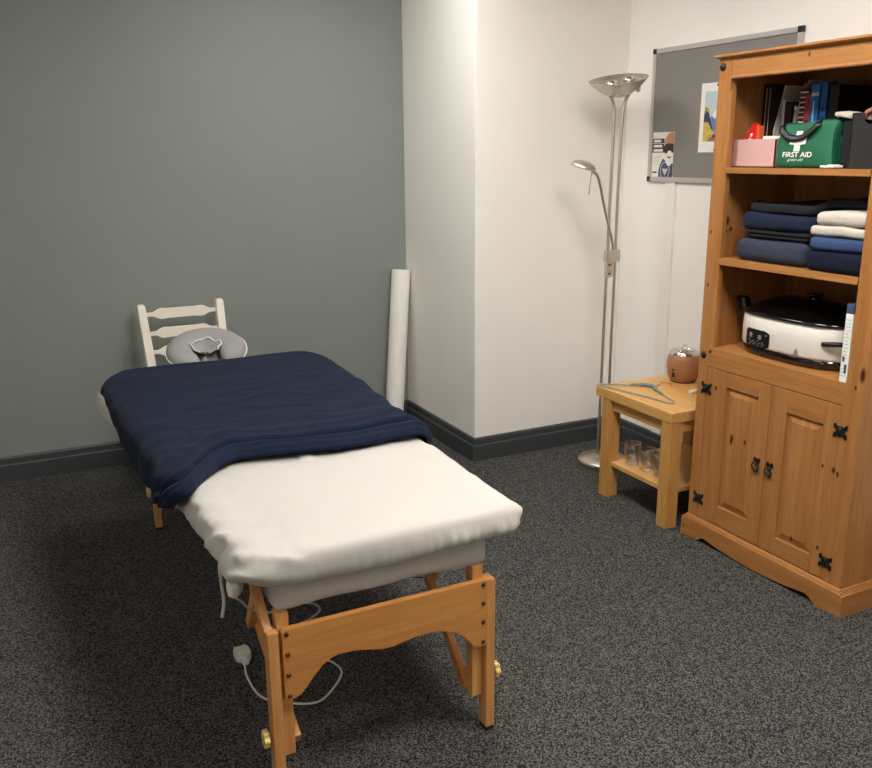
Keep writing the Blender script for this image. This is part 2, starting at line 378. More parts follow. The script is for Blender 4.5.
# ------------------------------------------------------------------ massage table
TX, TY = .7495, 2.70
tb = thing('massage_table', 'beech-legged folding massage table under a white sheet and navy blanket', 'massage table', (TX, TY, 0))
dk = MB().rbox(.468, 1.046, 1.818, 3.665, .488, .60, .022, 22, .006, 7, 2)
dk.build('padded_deck', M_['sheet'], tb)['label'] = 'white fabric cover wrapped under the padded top'
def end_frame(ym):
    # ym maps a distance from the foot end frame to world y
    for sx in (-1, 1):
        X = lambda d: TX+sx*d
        xo = sorted((X(.306), X(.280))); xi = sorted((X(.279), X(.248)))
        f = MB().box(xo[0], xo[1], *sorted((ym(-.020), ym(.020))), .012, .455)
        lg = f.build('leg', beech_z, tb, bevel=.002)
        MB().box(xo[0]+.001, xo[1]-.001, *sorted((ym(-.019), ym(.019))), 0, .013).build('rubber_foot', M_['rubber'], lg)
        MB().box(xi[0], xi[1], *sorted((ym(.000), ym(.034))), .105, .492).build('leg_upright', beech_z, tb, bevel=.002)
        # folding brace: lower bar, hinge, upper bar
        bo = .235 if sx < 0 else .256
        j = (X(bo+.003), ym(.355 if sx < 0 else .29), .285 if sx < 0 else .33); lo = (X(bo-.003), ym(.042), .110)
        MB().bar(lo, j, .020, .032).build('brace', beech_z, tb, bevel=.002)
        MB().bar((X(bo+.022), j[1]+(ym(.01)-ym(0)), j[2]-.012), (X(bo+.022), ym(.22), .50), .018, .030).build('brace', beech_z, tb, bevel=.002)
        if sx < 0: MB().bar((X(.298), ym(.005), .44), (X(.300), ym(.125), .545), .020, .030).build('strut', beech_z, tb, bevel=.002)
        # star knob
        kx = X(.306); m = Matrix.Rotation(sx*PI/2, 4, 'Y')
        k = MB(); k.lathe([(.005, 0), (.005, .012)], (kx, ym(0), .17), 12, 0, m)
        pol = [((.017+.003*math.cos(6*a))*math.cos(a), (.021+.003*math.cos(6*a))*math.sin(a)) for a in [2*PI*i/36 for i in range(36)]]
        k.prism(pol, lambda p, q, a: (a, ym(0)+p, .17+q), kx+sx*.008, kx+sx*.022)
        kb = k.build('knob', M_['knobwood'], tb, bevel=.002)
end_frame(lambda d: 1.810+d); end_frame(lambda d: 3.592-d)
PROF = [(.478, .275), (.484, .268), (.503, .270), (.518, .277), (.533, .292), (.553, .317), (.576, .340), (.597, .352), (.617, .356), (.659, .354), (.697, .346), (.732, .337), (.765, .337), (.794, .342), (.830, .347), (.859, .347), (.885, .345), (.911, .338), (.932, .329), (.951, .317), (.966, .304), (.978, .290), (.990, .274), (1.000, .266), (1.020, .264), (1.028, .265), (1.033, .270), (1.033, .452), (1.028, .457), (.483, .457), (.478, .452)]
def endpanel(y0, y1, yb):
    p = MB().prism(PROF, XZ, y0, y1).build('end_panel', beech_x, tb, bevel=.002, bang=60)
    sgn = -1 if yb < 2.7 else 1
    for z in (.446, .392, .337, .280):
        for x in (.489, 1.020):
            MB().lathe([(.0062, 0), (.0058, .002), (.0035, .004), (.0004, .0048)], (x, yb, z), 12, 0, Matrix.Rotation(-sgn*PI/2, 4, 'X')).build('bolt', M_['bolt'], p)
endpanel(1.791, 1.8095, 1.791); endpanel(3.5925, 3.611, 3.611)
wr = MB()
wr.tube(spline([(.99, 2.05, .40), (.965, 2.10, .375), (.94, 2.16, .36), (.80, 2.30, .40), (.70, 2.5, .488)], 6), .0018, 6)
wr.tube(spline([(.985, 2.08, .34), (.95, 2.09, .35), (.965, 2.05, .40), (.975, 2.03, .45), (.96, 2.05, .49)], 6), .0018, 6)
wr.build('tension_cable', M_['black'], tb)

# ------------------------------------------------------------------ heights shared by sheet and blanket
Y0, Y1 = 1.775, 3.70
def rise(y): return .007*smooth((y-2.45)/1.0)
def sxl(y): return .400+(.352-.400)*smooth((y-1.8)/.8)+(.268-.352)*smooth((y-2.85)/.6)
def sxr(y): return 1.132+(1.205-1.132)*smooth((y-1.8)/1.7)
# fitted sheet: concentric rings of a rounded rectangle
def rrect(ins, n=340):
    # returns n points (x, y, nx, ny, s) of the outline inset by ins, corner radius .05 at the foot, .16 at the head
    hx, ya, yb = .5, 0.0, 1.0
    W, Ln = .76, Y1-Y0
    pts = []
    rc = {0: .055, 1: .055, 2: .17, 3: .17}
    x0, x1, y0, y1 = ins, W-ins, Y0+ins, Y1-ins
    def arc(cx, cy, r, a0, k):
        return [(cx+r*math.cos(a0+PI/2*i/k), cy+r*math.sin(a0+PI/2*i/k), math.cos(a0+PI/2*i/k), math.sin(a0+PI/2*i/k)) for i in range(k+1)]
    R = [max(.012, rc[i]-ins) for i in range(4)]
    p = []
    def seg(a, b, nx, ny, k):
        return [(a[0]+(b[0]-a[0])*i/k, a[1]+(b[1]-a[1])*i/k, nx, ny) for i in range(1, k)]
    c = [(x0+R[0], y0+R[0]), (x1-R[1], y0+R[1]), (x1-R[2], y1-R[2]), (x0+R[3], y1-R[3])]
    p += arc(c[0][0], c[0][1], R[0], PI, 14); p += seg((c[0][0], y0), (c[1][0], y0), 0, -1, 90)
    p += arc(c[1][0], c[1][1], R[1], 3*PI/2, 14); p += seg((x1, c[1][1]), (x1, c[2][1]), 1, 0, 110)
    p += arc(c[2][0], c[2][1], R[2], 0, 14); p += seg((c[2][0], y1), (c[3][0], y1), 0, 1, 40)
    p += arc(c[3][0], c[3][1], R[3], PI/2, 14); p += seg((x0, c[3][1]), (x0, c[0][1]), -1, 0, 170)
    return p
rings = []
RI = [(.355, .001), (.335, .001), (.30, .001), (.20, .003), (.14, .003), (.10, .002), (.07, .002), (.040, .001), (.026, -.001), (.014, -.004), (.006, -.010), (.001, -.019), (-.003, -.034), (-.005, -.050), (-.004, -.064), (.001, -.074), (.006, -.081), (.012, -.085), (.022, -.083), (.040, -.080)]
for ri, (ins, dz) in enumerate(RI):
    ring = []
    for (px, py, nx, ny) in rrect(max(ins, 0)):
        u = px/.76; y = py
        x = sxl(y)+(sxr(y)-sxl(y))*u
        o = -min(ins, 0)
        side = smooth((.075-ins)/.06)          # how far down the side
        low = smooth((-dz-.02)/.05)
        left = smooth((.35-u)/.3); foot = smooth((2.35-y)/.3); head = smooth((y-2.9)/.3)
        ft = smooth((1.86-y)/.08)
        z = .655+rise(y)-.012*smooth((y-2.3)/.1)+dz
        # loose sheet hanging over the left edge, gathered in scallops
        a = noise.noise(Vector((y*9.0, z*7, 3.3))); b = noise.noise(Vector((y*26, z*5, 9.1)))
        o += left*foot*(1-ft)*side*(.009*a+.011*b+.008*low*math.sin(y*38+3*a))
        z -= left*low*foot*(-.008+.006*(1-ft)+.008*math.sin(y*33+1+2*b))
        o += left*low*.006*(1-ft)+left*side*foot*.004
        o += .018*math.exp(-((y-1.80)/.018)**2)*smooth((x-1.09)/.04)*math.exp(-((dz+.022)/.018)**2)
        rg2 = 1-2*abs(noise.noise(Vector((y*11+z*26+x*8, z*5, 21.0)))); rg3 = 1-2*abs(noise.noise(Vector((y*24+z*30-x*6, z*9, 33.0))))
        wl = left*foot*smooth((.10-ins)/.07)*smooth((.34-u)/.16)
        o += wl*side*(.012*max(0, rg2-.3)+.007*max(0, rg3-.3)); z += wl*(1-low)*(.010*max(0, rg2-.35)+.006*max(0, rg3-.4))
        # fine elastic gathers along the foot hem
        g = noise.noise(Vector((x*55, z*14, 1.7)))+.6*noise.noise(Vector((x*120, z*20, 5)))
        gz = smooth((x-.62)/.15)*smooth((1.13-x)/.06)
        o += ft*low*.006*g*(.35+gz) + ft*.007*math.sin(x*7+.6)*low
        z += ft*low*.004*g*gz + ft*low*.010*math.sin((x-.40)*8.5+2.2) + ft*low*.012*smooth((.50-x)/.12)
        # soft creases over the top
        top = 1-side
        z += .0025*noise.noise(Vector((x*5, y*7, 0)))*(.4+.6*top)
        z += side*(1-low)*left*foot*.006*a
        z += -.008*left*foot*max(0, math.sin(y*26+x*44+3*noise.noise(Vector((x*6, y*6, 4)))))*smooth((.30-u)/.2)*(1-low)
        rt = smooth((x-1.0)/.12)*foot
        z += rt*side*.005*noise.noise(Vector((y*20, z*20, 8)))
        ring.append(Vector((x+nx*o, y+ny*o, z)))
    rings.append(ring)
sh = MB()
n = len(rings[0])
sh.loft(rings, True, False)
sh.f.append(list(range(n))); sh.m.append(0); sh.s.append(True)
fs = solo(sh, 'fitted_sheet', M_['sheet'], (TX, TY, .6), 'white cotton fitted sheet pulled over the massage table top', 'sheet')
st = MB()
sp = spline([(.392, 1.985, .592), (.384, 1.98, .56), (.388, 1.99, .50), (.392, 2.0, .455), (.384, 2.0, .41)], 8)
st.tube(sp, .0045, 8, flat=.35, up=(0, 1, 0))
ORG[fs] = Vector((TX, TY, .6)); st.build('tie_strap', M_['cord'], fs)['label'] = 'white tie tape hanging from the sheet'

# ------------------------------------------------------------------ blanket
def bxl(y): return .336+(.294-.336)*smooth((y-2.3)/1.1)
def bxr(y): return 1.165+(1.222-1.165)*smooth((y-2.35)/1.1)
YBF = 3.705
def hangL(y): return .003+.012*smooth((3.45-y)/.3)+.036*smooth((3.2-y)/.4)+.010*smooth((2.8-y)/.3)-.035*smooth((2.55-y)/.25)
def hangR(y): return .10
def near(x):    # y of the blanket's near edge
    pts = [(.25, 2.30), (.30, 2.30), (.345, 2.20), (.38, 2.235), (.43, 2.315), (.48, 2.39), (.55, 2.44), (.62, 2.425), (.72, 2.405), (.87, 2.380), (.96, 2.385), (1.04, 2.40), (1.10, 2.395), (1.16, 2.41), (1.25, 2.45)]
    for (a, b), (c, d) in zip(pts, pts[1:]):
        if a <= x <= c: t = (x-a)/(c-a); return b+(d-b)*t
    return pts[-1][1] if x > 1 else pts[0][1]
def section(y):
    # cross-section from left hem over the top to right hem
    zt = .668+rise(y); r = .050
    xl, xr = bxl(y), bxr(y)
    t = YBF-y
    if t < .06: zt -= .06-math.sqrt(max(0, .06**2-(.06-max(t, 0))**2))
    if t < .19:
        c = .19-math.sqrt(max(0, .19**2-(.19-max(t, 0))**2)); xl += c*.9; xr -= c*.9
    hl, hr = hangL(y), hangR(y)
    P = []
    for i in range(10): P.append((xl-.012*(1-i/10)*0, zt-r-hl*(1-i/10)))
    for i in range(8): a = PI-PI/2*i/8; P.append((xl+r+r*math.cos(a), zt-r+r*math.sin(a)))
    for i in range(110): P.append((xl+r+(xr-xl-2*r)*i/110, zt))
    for i in range(8): a = PI/2-PI/2*i/8; P.append((xr-r+r*math.cos(a), zt-r+r*math.sin(a)))
    for i in range(7): P.append((xr, zt-r-hr*i/6))
    return P
NB = 150
cols = len(section(3))
# per column: near edge
edge = []
s0 = section(2.35)
for j in range(cols):
    x, z = s0[j]
    if j < 18:     # the left drape: its edge swings back below the top
        t = (18-j)/18
        ye = 2.205+.13*smooth(t*1.15)
    elif j > cols-9: ye = near(1.16)+.02
    else: ye = near(x)
    edge.append(ye)
for _ in range(3): edge = [(edge[max(0, j-1)]+2*edge[j]+edge[min(cols-1, j+1)])/4 for j in range(cols)]
G = []
for i in range(NB+1):
    row = []
    for j in range(cols):
        t = i/NB; t = t**1.35
        y = edge[j]+(YBF-.0005-edge[j])*t
        d = y-edge[j]
        x, z = section(y)[j]
        # local outward direction
        if j < 10: nx, nz = -1, 0
        elif j < 18: a = PI-PI/2*(j-10)/8; nx, nz = math.cos(a), math.sin(a)
        elif j < 128: nx, nz = 0, 1
        elif j < 136: a = PI/2-PI/2*(j-128)/8; nx, nz = math.cos(a), math.sin(a)
        else: nx, nz = 1, 0
        s = j/cols
        w = .075+.02*noise.noise(Vector((s*5, 2, 0)))
        lft = smooth((30-j)/22)
        # rolled near edge: round bead, crease, second soft fold behind it
        bead = math.sin(min(1, d/.022)*PI/2)*.012+.018*math.exp(-((d-w*.5)/.026)**2)-.030*math.exp(-((d-w)/.009)**2)+.016*math.exp(-((d-w-.028)/.022)**2)-.006*math.exp(-((d-.024-.01*noise.noise(Vector((s*9, 1, 0))))/.005)**2)
        bead += .007*math.exp(-((d-w-.11-.03*s)/.03)**2)
        # long soft wrinkles
        p = Vector((x*3.0, y*9.0, 0)); q = Vector((x*6+z*5, y*16+x*5, 2))
        wr_ = .0045*noise.noise(p)+.0022*noise.noise(q)
        # diagonal folds fanning from the left near corner
        fan = math.sin((y-2.2)*30-(x-.33)*26+2*noise.noise(Vector((x*4, y*4, 7))))
        fan_w = smooth((.30-(x-.33)-.35*(y-2.2))/.25)
        wr_ += .006*fan*fan_w*smooth(d/.08)
        # crosswise pull lines on the middle
        rg_ = 1-abs(noise.noise(Vector((x*4+y*2.2, y*7-x*2, 11.5))))*2
        wr_ += .0055*max(0, rg_-.55)/.45*smooth((y-2.4)/.1)*smooth((3.4-y)/.5)
        side = 1 if j < 12 else 0
        wr_ += .004*smooth((14-j)/6)*math.sin(y*21+1.5)*smooth((3.3-y)/.3)
        h = bead+wr_+.004
        row.append(Vector((x+nx*h, y, z+nz*h)))
    G.append(row)
# head-end hem: one row turned down
last = [p+Vector((0, .006, -.05)) for p in G[-1]]; G.append(last)
# near edge turned under
first = [p+Vector((0, .006, 0))-Vector((0, 0, .012)) for p in G[0]]
G.insert(0, first)
bl = MB().grid(G)
solo(bl, 'blanket', M_['navy'], (TX, 2.95, .66), 'navy blue fleece blanket spread over the far half of the massage table', 'blanket')

# ------------------------------------------------------------------ face cradle at the head end
CC = Vector((.782, 3.935, .672)); ct = math.radians(20)
cr = thing('face_cradle', 'grey crescent face cradle at the head of the massage table', 'headrest', tuple(CC))
MT = Matrix.Translation(CC) @ Matrix.Rotation(math.radians(-4), 4, 'Y') @ Matrix.Rotation(ct, 4, 'X')
def crescent(rad, rz, N=40, a0=-62, a1=242, flat=1.0):
    R = []
    for i in range(N+1):
        a = math.radians(a0+(a1-a0)*i/N); ex = .118; ey = .112
        k = 1-.75*(abs(2*i/N-1)**10)
        c = Vector((ex*math.cos(a), ey*math.sin(a), 0)); e = Vector((math.cos(a), math.sin(a), 0))
        R.append([MT @ (c+e*(rad*k*math.cos(b))+Vector((0, 0, rz*k*math.sin(b)))) for b in [2*PI*m/16 for m in range(16)]])
    return R
MB().loft(crescent(.062, .040), True, True).build('cushion', M_['cradle'], cr)
# pale elastic edge of the cover along the inner opening and the outer rim
ed = MB(); inn = []; out_ = []
for i in range(33):
    a = math.radians(-55+290*i/32)
    jit = .006*math.sin(a*5+1)
    inn.append(MT @ Vector(((.064+jit)*math.cos(a), (.056+jit)*math.sin(a), .030+.004*math.sin(a*7))))
for i in range(41):
    a = math.radians(-62+304*i/40)
    out_.append(MT @ Vector((.181*math.cos(a), .174*math.sin(a), .004+.003*math.sin(a*9))))
ed.tube(inn, .0035, 6); ed.tube(out_, .0030, 6)
ed.build('cover_edge', M_['piping'], cr)
# slack cover inside the opening and hanging skirt below the rim
sk = MB(); rows = []
for k in range(7):
    rr_ = .064*(1-k/6.5); rows.append([MT @ Vector((rr_*math.cos(a), rr_*.88*math.sin(a), .026-.035*smooth(k/5)+.006*noise.noise(Vector((math.cos(a)*2, math.sin(a)*2, k*.5))))) for a in [math.radians(-70+320*i/30) for i in range(31)]])
sk.grid(rows)
rows = []
for k in range(5):
    rows.append([MT @ Vector(((.181-.010*k+.004*math.sin(a*22+k))*math.cos(a), (.174-.010*k+.004*math.sin(a*22+k))*math.sin(a), .002-.016*k)) for a in [math.radians(-62+304*i/120) for i in range(121)]])
sk.grid(rows); sk.build('cover_skirt', M_['cradle'], cr, solid=.001)
fm = MB(); fm.loft([[MT @ Vector((p[0], p[1], z)) for p in [(.155*math.cos(a), .15*math.sin(a)) for a in [2*PI*i/32 for i in range(32)]]] for z in (-.052, -.034)], True, True, 0, False)
fm.build('platform', M_['cradle'], cr)
rd = MB()
for sx in (-.06, .06): rd.tube([(TX+.03+sx, 3.62, .545), (TX+.03+sx, 3.82, .55), (TX+.04+sx, 3.90, .585), (TX+.045+sx, 3.93, .61)], .008, 10)
rd.build('support_rods', beech_z, cr)

# ------------------------------------------------------------------ ladder-back chair by the grey wall
chx, chy = .762, 4.17
ch = thing('ladder_back_chair', 'cream painted ladder-back chair against the grey wall behind the table', 'chair', (chx, chy, 0))
def post(x0, x1, ytop):
    m = MB(); R = []
    for (z, y, hw, hd) in ((0, 4.335, .016, .016), (.25, 4.325, .018, .018), (.45, 4.325, .021, .026), (.62, 4.352, .0205, .025), (.785, ytop, .019, .023), (.822, ytop+.006, .0185, .022), (.832, ytop+.0075, .014, .018)):
        x = x0+(x1-x0)*z/.848
        R.append([(x-hw, y-hd, z), (x+hw, y-hd, z), (x+hw, y+hd, z), (x-hw, y+hd, z)])
    m.loft(R, True, True, 0, False); m.build('back_post', M_['chair'], ch, bevel=.004, bang=50)
post(.620, .572, 4.385); post(.942, .954, 4.385)
def pair(z): return .620+(.572-.620)*z/.848, .942+(.954-.942)*z/.848
def slat(z, hh):
    xa, xb = pair(z); xa += .010; xb -= .010; m = MB(); R = []; N = 28
    y = 4.352+(4.385-4.352)*(z-.62)/.18
    for i in range(N+1):
        t = i/N; x = xa+(xb-xa)*t; e = min(t, 1-t)
        prof_ = .40+.60*smooth((e-.10)/.10)+.10*math.exp(-((e-.24)/.05)**2)-.05*math.exp(-((e-.16)/.03)**2)
        ht = hh*prof_; hb = hh*prof_
        yy = y+.012*math.sin(PI*t)
        R.append([(x, yy-.006, z-hb), (x, yy+.006, z-hb), (x, yy+.006, z+ht), (x, yy-.006, z+ht)])
    m.loft(R, True, True, 0, False); m.build('slat', M_['chair'], ch, bevel=.002, bang=50)
slat(.782, .0245); slat(.690, .0245); slat(.600, .0245)
MB().rbox(.565, .985, 3.955, 4.345, .435, .462, .010, 8).build('seat', M_['chair'], ch)
for x in (.60, .95):
    MB().loft([[(x-h_, 3.985-h_, z), (x+h_, 3.985-h_, z), (x+h_, 3.985+h_, z), (x-h_, 3.985+h_, z)] for z, h_ in ((0, .014), (.436, .019))], True, True, 0, False).build('front_leg', M_['chair'], ch, bevel=.003)
MB().box(.61, .94, 3.975, 3.99, .385, .435).build('apron', M_['chair'], ch, bevel=.002)
for x in (.60, .95): MB().tube([(x, 3.985, .20), (x+(.012 if x < .8 else -.012), 4.33, .20)], .010, 10).build('stretcher', M_['chair'], ch)

# ------------------------------------------------------------------ paper roll leaning in the corner
a, b = Vector((1.897, 4.385, .0)), Vector((1.996, 4.462, .900)); d = (b-a).normalized()
q = Vector((0, 0, 1)).rotation_difference(d).to_matrix().to_4x4()
rl = MB(); rl.lathe([(.012, .018), (.017, 0.008), (.052, .008), (.0525, .012), (.0525, .902), (.052, .906), (.017, .906), (.016, .86), (.0005, .86)], a+Vector((0, 0, .006)), 36, 0, q)
solo(rl, 'paper_roll', M_['paper'], tuple(a), 'tall white couch paper roll leaning in the corner of grey wall and white column', 'paper roll', bevel=0)

# ------------------------------------------------------------------ blanket controller, cord and plug
bc = thing('blanket_controller', 'white electric blanket controller with its cord and plug under the massage table', 'controller', (.415, 1.95, .49))
cm = MB()
RR = []
for i in range(15):
    t = i/14; z = .590-.107*t; hw = .018+.004*math.sin(t*PI*2-.5)+(.006 if t > .55 else 0)*smooth((t-.5)/.2)
    k = math.sqrt(max(.02, 1-abs(2*t-1)**5))
    RR.append([(.415-.006*t+.020*k*hw/.02*math.cos(a_), 1.95+.013*k*math.sin(a_), z) for a_ in [2*PI*m/20 for m in range(20)]])
cm.loft(RR, True, True)
co = cm.build('control_unit', M_['white'], bc)
MB().lathe([(.011, 0), (.011, .003), (.009, .005), (.0005, .005)], (.411, 1.937, .515), 20, 0, Matrix.Rotation(PI/2, 4, 'X')).build('dial', M_['cord'], co)
cab = spline([(.409, 1.95, .485), (.430, 1.98, .455), (.455, 1.99, .422), (.505, 1.98, .404), (.56, 1.98, .412), (.613, 1.98, .402), (.634, 1.98, .378), (.605, 1.98, .358), (.576, 1.985, .345), (.572, 2.0, .30), (.62, 2.12, .15), (.70, 2.26, .04), (.758, 2.305, .006), (.776, 2.24, .004), (.738, 2.18, .004), (.663, 2.122, .004), (.587, 2.152, .004), (.522, 2.217, .004), (.508, 2.325, .008), (.517, 2.395, .018)], 10)
MB().tube(cab, .0032, 8).build('cord', M_['cord'], bc)
pg = MB().rbox(.496, .546, 2.412, 2.462, .004, .044, .012, 8)
pg.rbox(.508, .532, 2.385, 2.42, .010, .030, .009, 6)
pl = pg.build('plug', M_['cord'], bc)
pin = MB(); pin.box(.517, .525, 2.46, 2.478, .018, .022); pin.box(.503, .509, 2.46, 2.478, .030, .033); pin.box(.533, .539, 2.46, 2.478, .030, .033)
pin.build('pins', M_['brass'], pl)
# ------------------------------------------------------------------ floor lamp
LX, LY = 2.623, 3.38
fl = thing('floor_lamp', 'tall brushed steel uplighter floor lamp with small reading arm, by white column', 'floor lamp', (LX, LY, 0))
MB().lathe([(.0005, 0), (.122, 0), (.126, .004), (.126, .018), (.120, .026), (.05, .031), (.0005, .032)], (LX-.005, LY, 0), 48, cap=False).build('base', M_['steel'], fl)
m = MB()
m.tube(spline([(2.586, LY, .026), (2.590, LY, .45), (2.594, LY, .95), (2.598, LY, 1.40), (2.600, LY, 1.68), (2.594, LY, 1.745), (2.572, LY, 1.785), (2.566, LY, 1.80)], 8), .0075, 12); m.build('pole', M_['steel'], fl)
m = MB()
m.tube(spline([(2.638, LY, .026), (2.640, LY, .45), (2.642, LY, .95), (2.642, LY, 1.40), (2.648, LY, 1.68), (2.658, LY, 1.75), (2.686, LY, 1.80), (2.705, LY, 1.825)], 8), .0075, 12); m.build('pole', M_['steel'], fl)
dm = Matrix.Rotation(math.radians(-12), 4, 'Y') @ Matrix.Rotation(math.radians(8), 4, 'X')
ds = MB().lathe([(.0005, -.072), (.028, -.071), (.055, -.062), (.086, -.042), (.115, -.016), (.134, .004), (.135, .006), (.132, .006), (.113, -.011), (.084, -.036), (.053, -.054), (.0005, -.062)], (2.617, LY, 1.848), 56, 0, dm, cap=False)
dsh = ds.build('uplighter_bowl', M_['steel'], fl)
for p in ((-.05, 0), (.05, 0)):
    c = Vector((2.617, LY, 1.848))+dm @ Vector((p[0], p[1]-.01, -.012)); MB().lathe([(.0005, -.022), (.024, -.02), (.03, .008), (.022, .020), (.0005, .024)], c, 20, 0, dm, cap=False).build('lamp_fitting', M_['chrome'], dsh)
MB().lathe([(.0005, -.016), (.010, -.014), (.011, .012), (.006, .018), (.0005, .018)], (2.700, LY-.040, 1.812), 16, cap=False).build('dimmer_knob', M_['white'], fl)
MB().lathe([(.006, -.012), (.009, -.008), (.009, .016), (.006, .02)], (2.566, LY, 1.80), 14).build('collar', M_['steel'], fl)
cl = MB().box(2.582, 2.658, LY-.018, LY+.014, 1.022, 1.078); cl.build('clamp', M_['steel'], fl, bevel=.003)
s = MB().box(2.586, 2.626, LY-.020, LY+.010, .950, 1.022).build('switch_box', M_['steel'], fl, bevel=.003)
MB().box(2.588, 2.604, LY-.023, LY-.019, 1.006, 1.013).box(2.588, 2.604, LY-.023, LY-.019, .964, .971).box(2.626, 2.6315, LY-.016, LY+.006, .954, 1.020).build('switch', M_['black'], s, bevel=.001)
m = MB().tube(spline([(2.624, LY-.006, 1.07), (2.620, LY-.008, 1.10), (2.603, LY-.012, 1.15), (2.575, LY-.018, 1.215), (2.545, LY-.022, 1.30), (2.520, LY-.024, 1.38), (2.502, LY-.024, 1.425), (2.476, LY-.024, 1.446)], 8), [.0066]*57, 12)
m.build('reading_arm', M_['steel'], fl)
hm = Matrix.Translation((2.420, LY-.028, 1.474)) @ Matrix.Rotation(math.radians(10), 4, 'Y') @ Matrix.Rotation(math.radians(12), 4, 'X')
hd = MB(); hd.lathe([(.0005, .022), (.025, .020), (.048, .010), (.060, -.004), (.060, -.010), (.056, -.010), (.045, .002), (.0005, .012)], (0, 0, 0), 36, 0, hm, cap=False)
hh = hd.build('reading_head', M_['steel'], fl)
MB().tube([(2.466, LY-.03, 1.455), (2.459, LY-.03, 1.40), (2.452, LY-.03, 1.343)], .0022, 8).build('toggle_rod', M_['steel'], hh)

# ------------------------------------------------------------------ pinboard and what is pinned to it
BA, BB, BZ0, BZ1 = 3.501, 2.621, 1.391, 2.004
pb = thing('pinboard', 'grey felt pinboard with aluminium frame on the white wall', 'noticeboard', (XR, (BA+BB)/2, (BZ0+BZ1)/2))
MB().box(XR-.011, XR, BB+.012, BA-.012, BZ0+.012, BZ1-.012).build('felt_panel', M_['felt'], pb)
fr = MB(); k = .022
fr.box(XR-.018, XR, BB+.016, BA-.016, BZ1-k, BZ1); fr.box(XR-.018, XR, BB+.016, BA-.016, BZ0, BZ0+k)
fr.box(XR-.018, XR, BB, BB+k, BZ0+.016, BZ1-.016); fr.box(XR-.018, XR, BA-k, BA, BZ0+.016, BZ1-.016)
fr.build('frame', M_['alu'], pb, bevel=.003)
for y in (BB+.011, BA-.011):
    for z in (BZ0+.011, BZ1-.011):
        MB().box(XR-.0195, XR-.001, y-.0125, y+.0125, z-.0125, z+.0125).build('corner_cap', M_['black'], pb, bevel=.003)
XB = XR-.011
def on_board(mb, poly, mi, lvl):
    x = XB-.0012-.0003*lvl
    mb.add([(x, y, z) for (y, z) in poly], [list(range(len(poly)))], mi)
def rect(y0, y1, z0, z1): return [(y0, z0), (y1, z0), (y1, z1), (y0, z1)]
def ell(cy, cz, ry, rz, n=24, a0=0, a1=360): return [(cy+ry*math.cos(math.radians(a0+(a1-a0)*i/n)), cz+rz*math.sin(math.radians(a0+(a1-a0)*i/n))) for i in range(n if a1-a0 == 360 else n+1)]
# leaflet: y runs 3.475 (left) to 3.325 (right), z 1.410..1.622
lf = MB(); lf.box(XB-.0012, XB-.0002, 3.325, 3.476, 1.409, 1.622, 0)
Lq = lambda u, v: (3.476-.151*u, 1.622-.213*v)
on_board(lf, [Lq(*p) for p in ((.58, .30), (.56, .22), (.62, .12), (.74, .03), (.90, .0), (1, .02), (1, .30))], 1, 1)
on_board(lf, [Lq(*p) for p in ((.54, .34), (.60, .27), (.76, .24), (1, .26), (1, .44), (.85, .48), (.60, .46), (.55, .42))], 2, 2)
on_board(lf, [Lq(*p) for p in ((.78, .24), (.70, .10), (.84, .06), (.95, .10), (.92, .22))], 7, 3)
for v0 in (.14, .25, .345): on_board(lf, [Lq(*p) for p in ((.0, v0), (.56, v0), (.56, v0+.10), (.0, v0+.10))], 3, 2)
for v0, u1 in ((.165, .40), (.275, .46), (.37, .50)):
    on_board(lf, [Lq(*p) for p in ((.06, v0), (u1, v0), (u1, v0+.055), (.06, v0+.055))], 4, 3)
on_board(lf, [Lq(*p) for p in ((.34, 1), (.33, .84), (.40, .70), (.52, .58), (.60, .60), (.70, .70), (1, .68), (1, 1))], 5, 1)
ring = ell(*Lq(.64, .84), .034, .040)
on_board(lf, ring, 6, 2); on_board(lf, ell(*Lq(.64, .84), .030, .036), 5, 3)
on_board(lf, [Lq(*p) for p in ((.50, .80), (.80, .80), (.65, .95))], 6, 4)
on_board(lf, ell(*Lq(.82, .57), .024, .036), 0, 4)
on_board(lf, [Lq(*p) for p in ((.74, .535), (.90, .535), (.90, .565), (.74, .565))], 3, 5)
on_board(lf, [Lq(*p) for p in ((.04, .865), (.26, .865), (.26, .90), (.04, .90))], 8, 2)
for i, v in enumerate((.52, .55, .58, .61, .64, .67, .70)): on_board(lf, [Lq(*p) for p in ((.05, v), (.44-.02*i, v), (.44-.02*i, v+.008), (.05, v+.008))], 9, 2)
solo(lf, 'leaflet', [M_['paper'], M_['skin'], M_['bookdark'], M_['printdark'], M_['paper'], M_['printblue'], M_['filegrey'], M_['skin'], M_['black'], M_['alu']], (XB, 3.40, 1.51), 'small printed leaflet at the lower left corner of the grey pinboard', 'leaflet', recalc=False)
# landscape print: y 3.162 (left) .. 2.94, z 1.527..1.826
pr = MB(); pr.box(XB-.0012, XB-.0002, 2.94, 3.162, 1.527, 1.826, 0)
Pq = lambda u, v: (3.162-.222*u, 1.826-.299*v)
U0, U1 = .12, .88
on_board(pr, [Pq(*p) for p in ((U0, .12), (U1, .12), (U1, .84), (U0, .84))], 1, 1)
on_board(pr, [Pq(*p) for p in ((U0, .52), (.22, .47), (.30, .50), (.38, .42), (.50, .36), (.62, .40), (.74, .34), (U1, .42), (U1, .84), (U0, .84))], 2, 2)
on_board(pr, [Pq(*p) for p in ((.34, .46), (.42, .40), (.50, .36), (.48, .46), (.44, .52), (.38, .50))], 0, 3)
on_board(pr, [Pq(*p) for p in ((.58, .48), (.66, .40), (.74, .34), (.72, .50), (.64, .52))], 0, 3)
on_board(pr, [Pq(*p) for p in ((U0, .40), (.17, .34), (.24, .38), (.30, .52), (.40, .70), (.36, .74), (U0, .60))], 3, 4)
